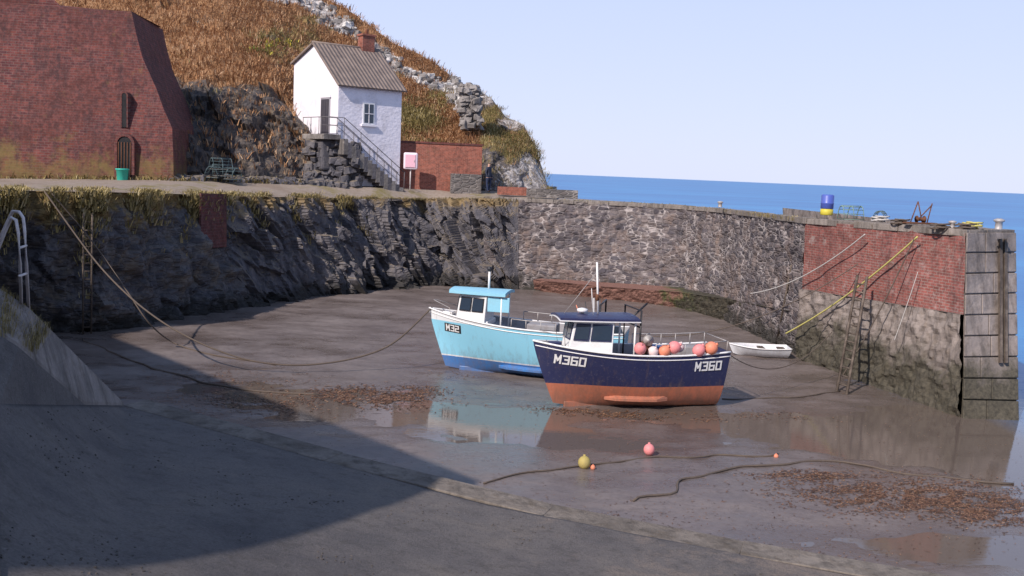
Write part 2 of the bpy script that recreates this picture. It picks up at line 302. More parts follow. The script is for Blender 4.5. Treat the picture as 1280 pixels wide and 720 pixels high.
loft("outer_face",lerp2(TF,TO),lerp2(BF,BO),60,20,conc,lambda p,s,v:.06*noise.noise(p*2),pier)
endq=[BE,BF,TF,TE]; n_=(BF-BE).cross(TE-BE).normalized()
for i in range(9):
    v0=i/9+.003; v1=(i+1)/9-.003; sp=.42+.12*math.sin(i*2.3)
    for j,(ua,ub) in enumerate(((0,sp-.004),(sp+.004,1.0))): 
        o=panel("concrete_block_%d_%d"%(i,j),endq,ua,ub,v0,v1,.02,.08+.03*random.random(),conc,pier); bv=o.modifiers.new("b","BEVEL"); bv.width=.02
for u in (.62,.72):
    panel("timber_fender",endq,u,u+.05,.3,.96,.13,.12,wood,pier)
inner=[wtop(p) for p in (605,650,700,740,780,815,850,875,900,950,1007)]+[TE,TF]
outer=[P(640,238,72),P(668,240,72),P(700,243,70),P(740,246,66),P(790,247.5,64),P(850,249,60),P(900,252,56),P(960,258,50),P(1020,264,45),P(1080,268,41),P(1150,274,37),TF+outdir*3.5,TF+outdir*1.2]
vs=[];fs=[]
for a,b in zip(inner,outer):
    b=Vector((b.x,b.y,a.z+.03)); vs+= [a+Vector((0,0,.0)),a.lerp(b,.5)+Vector((0,0,.02)),b]
for i in range(len(inner)-1): 
    for j in range(2): a=i*3+j; fs.append((a,a+3,a+4,a+1))
mesh("pier_deck",vs,fs,conc_top,pier)
vs=[];fs=[]
for b,a in zip(outer,inner): vs+=[(b.x,b.y,a.z+.03),(b.x+.6,b.y+.5,-1)]
for i in range(len(outer)-1): fs.append((2*i,2*i+1,2*i+3,2*i+2))
mesh("pier_sea_side",vs,fs,conc,pier)
def coping(name,pts,wd,ht,mat,parent,step=1.1,zoff=0.0,jit=.03,gap=.012):
    vs=[];fs=[]
    cum=[0]
    for a,b in zip(pts,pts[1:]): cum.append(cum[-1]+(b-a).length)
    def at(d):
        for i in range(len(pts)-1):
            if d<=cum[i+1]: return pts[i].lerp(pts[i+1],(d-cum[i])/(cum[i+1]-cum[i]))
        return pts[-1]
    d=0
    while d<cum[-1]-.05:
        L=step*random.uniform(.7,1.3); a=at(d+gap); b=at(min(cum[-1],d+L)-gap); t=(b-a); t.z=0; t.normalize(); nn=Vector((t.y,-t.x,0))
        o1=nn*(.05+random.uniform(-jit,jit)); h=ht+random.uniform(-jit,jit); k0=len(vs)
        for zz in (zoff-.12,zoff+h):
            for q in (a+o1,b+o1,b-nn*wd,a-nn*wd): vs.append(q+Vector((0,0,zz)))
        fs+= [tuple(k0+i for i in f) for f in [(3,2,1,0),(4,5,6,7),(0,1,5,4),(1,2,6,5),(2,3,7,6),(3,0,4,7)]]
        d+=L
    o=mesh(name,vs,fs,mat,parent); bv=o.modifiers.new("b","BEVEL"); bv.width=.02; bv.segments=2; return o
coping("coping_stones",inner[:-1],.5,.1,kerbm,pier)
coping("end_coping",[TE,TF],.6,.12,kerbm,pier,zoff=.002)
# low ledge wall at foot
led=empty("low_brick_ledge")
LP=[(668,366,.75),(760,377,.8),(850,388,.95),(920,408,1.25),(983,436,1.7)]
def lb(s): px=668+315*s; y,h=interp(LP,px); return G(px,y,-.1)
def lt(s): px=668+315*s; y,h=interp(LP,px); g=G(px,y,0); g.z=h; return g+Vector((-.1,.15,0))
k=Mt("algae_stone",.85,.3); v=k.pos(); sv=k.sep(v); x=sv[0]; n=k.noise(v,1.2,7,.7); f=k.noise(v,7,6,.7)
gx=k.math('ADD',k.rng(x,6.8,10,-.35,.3),n); c=k.ramp(f,[(.3,(.14,.075,.06)),(.6,(.27,.14,.11))])
gm=k.ramp(f,[(.35,(.045,.06,.018)),(.65,(.11,.14,.045))]); dk_=k.ramp(f,[(.35,(.03,.028,.022)),(.65,(.10,.085,.06))])
gm=k.mix(k.rng(k.math('ADD',k.rng(x,8.0,10,-.2,.25),n),.45,.6),gm,dk_)
c=k.mix(k.rng(gx,.45,.6),c,gm); k.col(c); k.nor(k.bump(f,.8,.08)); algm=k.m
loft("face",lt,lb,140,16,algm,lambda p,s,v:.09*noise.noise(p*3)+.05*noise.noise(p*7),led)
vs=[];fs=[]
for i in range(61):
    s=i/60; a=lt(s); px=668+315*s; b=wbot(px+8); t=wtop(px+8); b=b.lerp(t,a.z/5.3); b=b+(b-a).normalized()*.3; vs+=[a,Vector((b.x,b.y,a.z+.05))]
for i in range(60): fs.append((2*i,2*i+2,2*i+3,2*i+1))
mesh("top",vs,fs,algm,led)
# ---------------- quay ground (left/back)
gk=Mt("quay_ground",.95,.2); v=gk.pos(); n=gk.noise(v,.35,8,.7); f=gk.noise(v,5,7,.7)
c=gk.ramp(n,[(.35,(.26,.20,.16)),(.52,(.32,.26,.22)),(.62,(.22,.18,.08))]); gk.col(gk.mix(gk.rng(f,.4,.7,0,.5),c,(.15,.12,.07))); gk.nor(gk.bump(f,.6,.05)); quaym=gk.m
GB=[(-160,222,52.5),(0,222,52.5),(217,224,52.5),(300,226,56),(400,230,59),(470,235,60.5),(520,237,63),(610,240,66),(700,240,70)]
vs=[];fs=[]
cols=[-160+i*8 for i in range(108)]
def gback(px): y,d=interp(GB,px); return P(px,y,d)
for px in cols:
    a=wtop(px); b=gback(px); c=b+(b-a).normalized()*14; c.z=b.z+.2
    for s in (0,.08,.2,.35,.5,.65,.8,1): 
        p=a.lerp(b,s); 
        if 0<s<1: p.z+=.06*noise.noise(p*.8)
        vs.append(p)
    vs.append(c)
K=9
for i in range(len(cols)-1):
    for j in range(K-1): a=i*K+j; fs.append((a,a+K,a+K+1,a+1))
mesh("quay_ground",vs,fs,quaym,smooth=True)
def gpt(px,s):
    return wtop(px).lerp(gback(px),s)
# ---------------- hill
HB=[(-260,218,54,60,64,-230,104),(200,222,55,118,61,-135,98),(300,224,57,114,61,-72,96),(345,226,58,122,62,-40,94),(385,228,59.5,165,61.5,-16,92),(410,231,61,188,66,0,91),(430,234,62,190,68,8,90),(450,236,63,190,69,22,90),(490,238,64,185,71,51,88),(540,238,66,178,73,75,87),(565,239,67,172,73,98,86),(598,240,68,170,73,115,82),(615,240,68,175,72,125,80),(632,240,69,185,72,148,78),(655,240,70,195,72.5,158,76),(668,240,70.5,208,72.5,182,75),(677,240,71,222,72.5,207,74),(686,240,71.5,238,72,236,73)]
def hillp(px,t):
    yb,db,ym,dm,yc,dc=interp(HB,px)
    if t<1: y=yb+(ym-yb)*t; d=db+(dm-db)*t**1.3
    elif t<=2: 
        s=t-1; y=ym+(yc-ym)*s; d=dm+(dc-dm)*s**.9
    p=P(px,y,d); return p,y
def zone(px,y,t,p):
    n=noise.fractal(p*.25,1,2,4); rk=0;lt_=0;gr=0
    if px<410: rk=1.25-abs(0) if t<.98 else max(0,1.3-(t-.98)*9)
    if px<410: rk+=n*.8
    if 330<px<600:
        lx=[(372,-8),(420,22),(470,60),(520,92),(560,104),(592,140)]
        yy=interp([(a,b) for a,b in lx],px)[0]; dd=abs(y-yy-3); w_=15 if px<560 else 24
        lt_=max(0,1.25-dd/w_)+n*.7 if dd<w_*1.8 else 0
    if px>=575: rk=max(rk,.55+n*1.3)
    if px>604: lt_=max(lt_,.3+n*.9)
    if px>=410 : gr=.45+n*.9
    if 410<=px<=600 and y<105: gr-=.3
    if px>600: gr=.7
    if px<=410: gr=.0+n*.5
    if 300<px<400 and y<80: gr+=.3
    return max(0,min(1,rk)),max(0,min(1,lt_)),max(0,min(1,gr))
vs=[];fs=[];cl=[]; C=[-260+i*3.0 for i in range(316)]; RR=[i/34 for i in range(34)]+[1+i/56 for i in range(57)]
for px in C:
    for t in RR:
        p,y=hillp(px,t); r_,l_,g_=zone(px,y,t,p); e=min(1,(690-px)/30)
        q=Vector((p.x*.35+p.z*.15,p.y*.3,p.z*.22-p.x*.05)); q2=q*2.7
        dis=(.2+.8*r_)*(1.6*facets(q,3,.9)+.7*facets(q2,4,.9)+.3*facets(q2*2.2,8,.9))*(1 if r_>.3 else .35)+.45*noise.fractal(p*.5,1,2,4)+l_*.5*facets(q2*1.7,5,.9)
        if t==0: dis=0
        hs_=0.35 if px>560 else 1
        p=p+Vector((0,-1,.45)).normalized()*dis*e*hs_
        vs.append(p); cl.append((r_,l_,g_,1))
    l=vs[-1]; vs.append(l+Vector((0,7,-1.5)));cl.append(cl[-1]); vs.append(Vector((l.x-2,l.y+25,-3))); cl.append(cl[-1])
K=len(RR)+2
for i in range(len(C)-1):
    for j in range(K-1): a=i*K+j; fs.append((a,a+K,a+K+1,a+1))
k=Mt("hillside",.95,.15); at=k.n("ShaderNodeAttribute"); at.attribute_name="zone"; s=k.sep(at.outputs['Color']); v=k.pos()
n=k.noise(v,.6,8,.7); f=k.noise(v,3.5,8,.75); st=k.noise(k.map(v,(1.5,1.5,.5),(0,.5,0)),1.6,7,.75)
br=k.ramp(f,[(.3,(.16,.08,.045)),(.48,(.34,.18,.09)),(.62,(.46,.27,.14)),(.75,(.52,.38,.24))])
gr=k.ramp(f,[(.3,(.12,.095,.035)),(.5,(.28,.22,.09)),(.68,(.38,.31,.15))])
rkc=k.ramp(st,[(.3,(.045,.04,.045)),(.5,(.12,.105,.10)),(.62,(.24,.18,.13)),(.74,(.34,.26,.15))])
ltc=k.ramp(st,[(.3,(.10,.09,.09)),(.45,(.28,.25,.24)),(.6,(.6,.56,.54))])
c=k.mix(k.rng(k.math('ADD',s[2],k.math('MULTIPLY',k.math('SUBTRACT',n,.5),.9)),.3,.6),br,gr)
c=k.mix(k.rng(k.math('ADD',s[0],k.math('MULTIPLY',k.math('SUBTRACT',f,.5),1.2)),.45,.65),c,rkc)
c=k.mix(k.rng(k.math('ADD',s[1],k.math('MULTIPLY',k.math('SUBTRACT',f,.5),1.6)),.5,.65),c,ltc)
k.col(c); k.nor(k.bump(f,.9,.25)); 
ho=mesh("hillside",vs,fs,k.m)
ca=ho.data.color_attributes.new("zone",'FLOAT_COLOR','POINT')
ca.data.foreach_set("color",[c for q in cl for c in q])
HV=vs
def tufts(name,items,mat,blades=6,wd=(.04,.08)):
    vs=[];fs=[]
    for p,h,sp in items:
        for b in range(blades):
            a=random.uniform(0,6.28); o=Vector((math.cos(a),math.sin(a),0)); q=p+o*random.uniform(0,sp); s=Vector((-o.y,o.x,0))*h*random.uniform(*wd)
            hh=h*random.uniform(.5,1.1); tip=q+Vector((0,0,hh*random.uniform(.3,1)))+o*hh*random.uniform(.3,1.3)+Vector((random.uniform(-.3,.3)*hh,random.uniform(-.3,.3)*hh,0)); mid=q.lerp(tip,.55)+Vector((0,0,hh*.15))
            k0=len(vs); vs+=[q-s-Vector((0,0,.1)),q+s-Vector((0,0,.1)),mid+s*.8,mid-s*.8,tip]; fs+=[(k0,k0+1,k0+2,k0+3),(k0+3,k0+2,k0+4)]
    return mesh(name,vs,fs,mat)
def tuftmat(name,stops):
    k=Mt(name,.9,.15); g=k.n("ShaderNodeNewGeometry"); big=k.noise(k.pos(),.35,5,.7); c=k.ramp(g.outputs['Random Per Island'],stops); k.col(k.mix(k.rng(big,.4,.65,0,.5),c,[x*.6 for x in stops[1][1]])); return k.m
tm_br=tuftmat("dead_bracken",[(0,(.22,.11,.06)),(.4,(.42,.22,.11)),(.75,(.54,.32,.17)),(1,(.66,.47,.31))])
tm_gr=tuftmat("rough_grass",[(0,(.15,.12,.04)),(.4,(.27,.21,.085)),(.75,(.38,.30,.14)),(1,(.48,.40,.25))])
def lookup(i,j): return HV[i*K+j],cl[i*K+j]
br_i=[];gr_i=[]
for _ in range(42000):
    i=random.randrange(60,len(C)); j=random.randrange(4,len(RR)); p,z=lookup(i,j)
    if z[0]>.55 or z[1]>.55: 
        if random.random()>.07: continue
    p=p+Vector((random.uniform(-.3,.3),random.uniform(-.2,.2),0))
    (gr_i if z[2]+random.uniform(-.25,.25)>.5 else br_i).append((p,random.uniform(.2,.5)*(.6 if C[i]>600 else 1),.5))
tufts("bracken",br_i,tm_br,7); tufts("hill_grass",gr_i,tm_gr,6)
# gorse in flower on the slope above the cottage
k=Mt("gorse",.9,.15); g=k.n("ShaderNodeNewGeometry"); k.col(k.ramp(g.outputs['Random Per Island'],[(0,(.08,.09,.03)),(.6,(.15,.15,.04)),(.8,(.50,.40,.06)),(1,(.6,.5,.1))])); gm_=k.m
it=[]
for cx_,cy_ in ((342,60),(354,56),(330,68)):
    i=int((cx_+260)/3); j=min(range(34,len(RR)),key=lambda jj:abs(hillp(cx_,RR[jj])[1]-cy_)); c0=HV[i*K+j]
    for _ in range(28): 
        d_=Vector((random.gauss(0,.6),random.gauss(0,.4),random.gauss(.1,.2))); it.append((c0+d_,random.uniform(.15,.3),.15))
tufts("gorse_bush",it,gm_,5,(.08,.18))
# grass on quay edge + wall face
it=[]
for _ in range(5600):
    px=random.uniform(-150,470)
    if noise.noise(Vector((px*.03,0,0)))<-.15+.3*random.random(): continue
    s=abs(random.gauss(0,.10)); 
    if random.random()<.42: p=wtop(px)+(wbot(px)-wtop(px))*abs(random.gauss(0,.16))*(.6+noise.noise(Vector((px*.04,5,0)))+.3); p.y-=.35; hh=random.uniform(.12,.32)
    else: p=gpt(px,min(1,s)); hh=random.uniform(.06,.2)
    it.append((p,hh,.3))
for _ in range(700): px=random.uniform(-100,380); p=gpt(px,random.uniform(.9,1.02)); it.append((p,random.uniform(.15,.4),.3))
for _ in range(500): px=random.uniform(400,1000); it.append((gpt(px,0) if px<650 else wtop(px)+Vector((0,.3,.05)),random.uniform(.06,.16),.2))
tufts("quay_edge_grass",it,tm_gr,6,(.06,.12))
def rocks(name,items,mat):
    vs=[];fs=[]
    base=[(-1,-1,-1),(1,-1,-1),(1,1,-1),(-1,1,-1),(-1,-1,1),(1,-1,1),(1,1,1),(-1,1,1)]
    for p,s in items:
        rm=Matrix.Rotation(random.uniform(0,6.3),3,'Z')@Matrix.Rotation(random.uniform(-.4,.4),3,'X'); k0=len(vs)
        for b in base: vs.append(p+rm@Vector((b[0]*s*random.uniform(.3,.7),b[1]*s*random.uniform(.25,.55),b[2]*s*random.uniform(.15,.45))))
        fs+=[tuple(k0+i for i in f) for f in [(3,2,1,0),(4,5,6,7),(0,1,5,4),(1,2,6,5),(2,3,7,6),(3,0,4,7)]]
    o=mesh(name,vs,fs,mat); b=o.modifiers.new("b","BEVEL"); b.width=.03 if items[0][1]>.15 else .005; return o
k=Mt("lichen_rock",.9,.2); g=k.n("ShaderNodeNewGeometry"); f=k.noise(k.pos(),3,6,.75); c=k.ramp(g.outputs['Random Per Island'],[(0,(.12,.11,.11)),(.4,(.3,.27,.25)),(.7,(.55,.51,.49)),(1,(.68,.65,.62))]); k.col(k.mix(k.rng(f,.45,.65,0,.7),c,(.12,.11,.10))); k.nor(k.bump(f,.8,.08)); lichen=k.m
it=[]
for i in range(len(C)):
    for j in range(34,len(RR)):
        p,z=lookup(i,j)
        if z[1]>.45 and C[i]<604 and random.random()<.36: it.append((p+Vector((random.uniform(-.3,.3),-.05,random.uniform(-.15,.05))),random.uniform(.25,.7)))
rocks("ruined_stone_wall",it,lichen)
it=[]
for y_ in range(108,161,2):
    for q in range(7):
        it.append((P(578+(y_-108)*.05+q*3.0+random.uniform(-1,1),y_+random.uniform(-1,1),72.5+random.uniform(-.2,.6)),random.uniform(.25,.6)))
rocks("stone_ruin",it,stone_grey)
it=[]
for _ in range(260):
    px=random.uniform(215,430); p=gpt(px,random.uniform(.93,1.05)); it.append((p,random.uniform(.2,.7)))
for _ in range(260): it.append((P(random.uniform(385,447),random.uniform(178,232),60+random.uniform(-.2,.8)),random.uniform(.3,.7)))
rocks("cliff_foot_boulders",it,rock2)
# ---------------- brick hopper building
hop=empty("brick_hopper_building")
d0=52
prof=[(217,224,d0),(216.5,190,d0+.15),(215,160,d0+.3),(204,135,d0+.5),(196,112,d0+.7),(187,92,d0+.85),(178,72,d0+1),(171,45,d0+1.2),(164,14,d0+1.45)]
rt=[P(*q) for q in prof]
vs=[];uvl=[];fs=[]
nz=60; nxx=60
def rx(z):
    pts=rt[:9]
    for a,b in zip(pts,pts[1:]):
        if a.z<=z<=b.z: return a.lerp(b,(z-a.z)/(b.z-a.z))
    return pts[-1] if z>pts[-1].z else pts[0]
z0=rt[0].z-.6; z1=rt[8].z
for j in range(nz+1):
    z=z0+(z1-z0)*j/nz; r_=rx(max(z,rt[0].z)); r_=Vector((r_.x,r_.y,z)); l_=Vector((-34,r_.y-2.0,z))
    for i in range(nxx+1): 
        p=l_.lerp(r_,i/nxx); p.y+=-.05*noise.noise(p*.7); vs.append(p); uvl.append((p.x,z-z0))
for j in range(nz):
    for i in range(nxx): a=j*(nxx+1)+i; fs.append((a,a+1,a+nxx+2,a+nxx+1))
k0=len(vs)
for j in range(nz+1):
    r_=vs[j*(nxx+1)+nxx]
    for q in (0,1,2): vs.append(r_+Vector((-.8*q*.5,3.5*q,0))); uvl.append((r_.x+3.5*q,r_.z-z0))
for j in range(nz):
    for i in range(2): a=k0+j*3+i; fs.append((a,a+1,a+4,a+3))
mesh("battered_walls",vs,fs,brick_old,hop,uvl)
tl=Vector((-34,rt[8].y-2,z1)); tr=Vector(rt[8])
mesh("upper_wall",[tl+Vector((0,.4,0)),tr+Vector((-.5,.4,0)),tr+Vector((-3.8,.4,.2)),tr+Vector((-4.6,.4,.9)),tl+Vector((0,.4,1.6)),tl+Vector((0,6,0)),tr+Vector((-.5,6,0)),tr+Vector((0,0,0)),tl],[(0,1,2,3,4),(8,7,1,0),(7,6,5,0)],brick_old,hop,[(v[0],v[1]) for v in [(tl.x,4),(tr.x-.5,4),(tr.x-3.8,4.2),(tr.x-4.6,4.9),(tl.x,5.6),(tl.x,6),(tr.x-.5,6),(tr.x,4),(tl.x,4)]])
def arch(name,px0,px1,yb,yt,d,mat,surround,parent,inset=.35,fr=.14,pj=.07):
    a=P(px0,yb,d); b=P(px1,yb,d); w_=b.x-a.x; h_=P(px0,yt,d).z-a.z; cx=(a.x+b.x)/2; rr=w_/2
    def outline(r,h,e=0):
        pts=[(cx-r,a.z)]; 
        for i in range(9): th=math.pi-math.pi*i/8; pts.append((cx+r*math.cos(th),a.z+h-rr+r*math.sin(th)))
        pts.append((cx+r,a.z)); return pts
    i_=outline(rr,h_); o_=outline(rr+fr,h_)
    y=a.y
    mesh(name+"_shade_sheet",[(x,y-.02,z) for x,z in i_],[tuple(range(len(i_)))],mat,parent)  # flat sheet over the uncut wall, interior shade put into its colour
    vs=[(x,y-pj,z) for x,z in i_]+[(x,y-pj,z) for x,z in o_]+[(x,y+.6,z) for x,z in i_]+[(x,y+.6,z) for x,z in o_]; n=len(i_); fs=[]
    for k_ in range(n-1): fs+=[(k_,k_+1,n+k_+1,n+k_),(k_,2*n+k_,2*n+k_+1,k_+1),(n+k_,n+k_+1,3*n+k_+1,3*n+k_)]
    mesh(name+"_surround",vs,fs,surround,parent,[(v[0],v[2]) for v in vs])
    return cx,y,a.z
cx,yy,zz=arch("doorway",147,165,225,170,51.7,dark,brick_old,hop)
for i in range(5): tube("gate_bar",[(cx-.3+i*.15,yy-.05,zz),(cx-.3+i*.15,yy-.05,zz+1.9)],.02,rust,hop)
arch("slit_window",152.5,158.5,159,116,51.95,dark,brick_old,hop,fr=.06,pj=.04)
g0=P(153,228,51); 
greenp=paint("turquoise_plastic",(.03,.42,.32),.4,amt=.15)
lathe("plastic_bin",g0,[(.22,0),(.25,.05),(.29,.6),(.33,.62),(.33,.68),(.27,.68),(.25,.1)],greenp)
netm=Mt("net_rope",.9,.2); netm.col((.10,.14,.15)); netm=netm.m
def pot(name,c,L=.7,W=.45,Hh=.4,rz=0,mat=None):
    e=empty(name,c,rz); 
    for x in (-L/2,0,L/2):
        tube("hoop",[(x,W/2*math.cos(a),Hh*math.sin(a)) for a in [math.pi*i/8 for i in range(9)]]+[(x,W/2,0)],.018,mat or netm,e,5)
    for a in [math.pi*i/8 for i in range(9)]: tube("bar",[(-L/2,W/2*math.cos(a),Hh*math.sin(a)),(L/2,W/2*math.cos(a),Hh*math.sin(a))],.012,mat or netm,e,4)
    box("base",(0,0,.02),(L,W,.04),wood,e); return e
for px,py in ((268,222),(278,220),(276,212),(288,224)): pot("lobster_pot",P(px,py,54),1.0,.7,.6,random.uniform(0,3))
# ---------------- white cottage
cot=empty("white_cottage")
K0=P(421,215,60.0); base=6.2
lg=Vector((.79,.62,0)); pr=Vector((-.62,.79,0)); Lh=4.25; Wd=5.8
def hp(a,b,z): v=Vector((K0.x,K0.y,0))+lg*a+pr*b; v.z=z; return v
zr=P(421,104,60).z; zl=P(343,79,64.6).z; za=P(378,55,62.5).z; ba=3.1
zb=base-.5
gv=[hp(0,0,zb),hp(0,0,zr),hp(0,ba,za),hp(0,Wd,zl),hp(0,Wd,zb)]; bv=[v+lg*Lh for v in gv]
mesh("gable_walls",gv+bv,[(0,1,2,3,4),(9,8,7,6,5),(4,3,8,9)],whitewash,cot)
mesh("long_wall",[gv[0],bv[0],bv[1],gv[1]],[(0,1,2,3)],whiterub,cot)
def roofslab(name,a,b,c,d,th):
    n=(b-a).cross(d-a).normalized(); 
    if n.z<0: n=-n
    q=[a,b,c,d]; vs=[p+n*.02 for p in q]+[p+n*th for p in q]; L=(b-a).length; W=(d-a).length
    u=[(0,0),(L,0),(L,W),(0,W)]; mesh(name,vs,[(3,2,1,0),(4,5,6,7),(0,1,5,4),(1,2,6,5),(2,3,7,6),(3,0,4,7)],roofm,cot,u+u)
sl=(zr-za)/ba; sl2=(zl-za)/(Wd-ba); oh=.18
roofslab("front_roof",hp(-oh,-.25,zr+sl*.25),hp(Lh+oh,-.25,zr+sl*.25),hp(Lh+oh,ba,za),hp(-oh,ba,za),.12)
roofslab("back_roof",hp(-oh,Wd+.15,zl+sl2*.15),hp(Lh+oh,Wd+.15,zl+sl2*.15),hp(Lh+oh,ba+.003,za),hp(-oh,ba+.003,za),.12)
tube("ridge",[hp(-oh,ba,za+.12),hp(Lh+oh,ba,za+.12)],.09,roofm,cot)
ang=math.atan2(lg.y,lg.x)
chb=hp(Lh-.75,ba,za+.25)
def ubox(name,c,s,mat,parent,rz):
    o=box(name,c,s,mat,parent,rz,.015); l=o.data.uv_layers.new(name="UVMap"); 
    for pl in o.data.polygons:
        for li in pl.loop_indices:
            c_=o.data.vertices[o.data.loops[li].vertex_index].co; nn=pl.normal
            l.data[li].uv=(c_.x*abs(nn.y)+c_.y*abs(nn.x) if abs(nn.z)<.5 else c_.x, c_.z if abs(nn.z)<.5 else c_.y)
    return o
ubox("chimney",chb,(.85,.6,1.2),brick_red,cot,ang); ubox("chimney_cap",chb+Vector((0,0,.66)),(.98,.72,.12),brick_red,cot,ang); lathe("chimney_pot",chb+Vector((0,0,.72)),[(.14,0),(.12,.3),(.15,.32)],paint("clay",(.4,.18,.1),.8),cot)
doorm=paint("dark_door",(.05,.045,.06),.6,amt=.2)
zd=P(400,168,61).z
def onG(name,b0,b1,z0_,z1_,off,th,mat):
    q=[hp(0,b1,z0_),hp(0,b0,z0_),hp(0,b0,z1_),hp(0,b1,z1_)]; return panel(name,q,0,1,0,1,off,th,mat,cot)
onG("door_frame",.95,2.05,zd,zd+2.15,.0,.06,paint("frame_grey",(.35,.33,.36),.6)); onG("door",1.03,1.97,zd+.0,zd+2.07,.062,.03,doorm); onG("door_lintel",.85,2.15,zd+2.16,zd+2.3,.0,.09,whitewash)
for i in range(3): onG("door_plank_%d"%i,1.05+.31*i,1.33+.31*i,zd+.05,zd+2.0,.094,.015,doorm)
def onL(name,a0,a1,z0_,z1_,off,th,mat):
    q=[hp(a0,0,z0_),hp(a1,0,z0_),hp(a1,0,z1_),hp(a0,0,z1_)]; return panel(name,q,0,1,0,1,off,th,mat,cot)
zw=P(453,155,61).z
onL("window_frame",1.62,2.38,zw,zw+1.25,-.0,.05,paint("window_white",(.7,.7,.72),.5)); onL("window_pane",1.7,2.3,zw+.08,zw+1.17,.052,.01,glass)
onL("mullion",1.98,2.02,zw+.08,zw+1.17,.063,.02,whitewash); onL("transom",1.7,2.3,zw+.6,zw+.64,.085,.01,whitewash); onL("sill",1.5,2.5,zw-.12,zw-.002,0,.14,whitewash)
# landing and steps
stp=empty("stone_steps")
gz=P(470,236,60).z
box("landing",hp(-.6,.9,zd-.16),(1.1,2.8,.3),stone_grey,stp,ang); box("landing_base",hp(-.5,1.2,zd-1.2),(.9,2.4,1.75),rock2,stp,ang,.12)
ns=15
for i in range(ns):
    zt=zd-.05-(zd-.05-gz)*(i+1)/(ns+.5); c=hp(.05+.27*i,-.5,(zt+max(gz-.4,zt-.9))/2); box("step_%d"%i,c,(.28,.9,zt-max(gz-.4,zt-.9)),rock2 if i%2 else stone_grey,stp,ang,.02)
for b_ in (-.95,-.1):
    pts=[hp(-1.1,b_,zd+.95),hp(-.1,b_,zd+.95),hp(.05+.27*ns,b_,gz+.95)]
    tube("handrail",pts,.022,thinrail,stp); tube("midrail",[p-Vector((0,0,.45)) for p in pts],.016,thinrail,stp)
    for i,a_ in enumerate((-1.1,-.1,1.0,2.1,3.1,4.0)):
        zz_=zd if a_<=0 else zd-(zd-gz)*(a_)/(.27*ns+.05); tube("post_%d"%i,[hp(a_,b_,zz_-.3),hp(a_,b_,zz_+.95)],.02,thinrail,stp)
tube("upper_rail",[hp(-1.1,2.2,zd+.95),hp(-1.1,-.95,zd+.95)],.022,thinrail,stp)
for b_ in (2.2,1.2,.2): tube("upper_post",[hp(-1.1,b_,zd-.1),hp(-1.1,b_,zd+.95)],.02,thinrail,stp)
# ---------------- red brick outbuilding
ob=empty("brick_outbuilding")
A=P(489,236,63.5); B=P(601,238,64.5); 
zt=P(500,178,63.5).z
t_=(B-A); t_.z=0; Lb=t_.length; t_.normalize(); an=math.atan2(t_.y,t_.x); bk=Vector((-t_.y,t_.x,0))
cc=(A+B)/2+bk*1.5; zmid=(A.z-.4+zt)/2
ubox("walls",Vector((cc.x,cc.y,zmid)),(Lb,3,zt-A.z+.4),brick_red,ob,an)
ubox("roof_coping",Vector((cc.x,cc.y,zt+.06)),(Lb+.1,3.1,.12),brick_old,ob,an)
st_=A.lerp(B,.82)-bk*.3; ubox("stone_buttress",Vector((st_.x,st_.y,A.z+.35)),(1.9,.5,1.5),stone_grey,ob,an)
a=P(640,243,63); ubox("low_brick_wall",Vector((a.x,a.y,a.z+.2)),(1.8,.4,.5),brick_red,None,0.03)
a=P(690,245,62); ubox("low_stone_wall",Vector((a.x,a.y,a.z+.15)),(3.1,.45,.5),stone_grey,None,-.03)
lb_=empty("lifebuoy_cabinet"); c=P(513,211,62.6)
pinkm=paint("faded_pink_paint",(.74,.42,.50),.5,amt=.1); wht=paint("pale_pink_paint",(.80,.66,.72),.4,amt=.12)
box("cabinet",c+Vector((0,0,.47)),(.86,.2,1.02),wht,lb_,0,.12); box("door_panel",c+Vector((0,-.115,.47)),(.62,.05,.78),pinkm,lb_,0,.02); box("latch",c+Vector((.24,-.15,.47)),(.04,.03,.12),iron,lb_,0,.005)
tube("post",[c+Vector((0,.12,-1.4)),c+Vector((0,.12,.3))],.04,grey_rail,lb_)
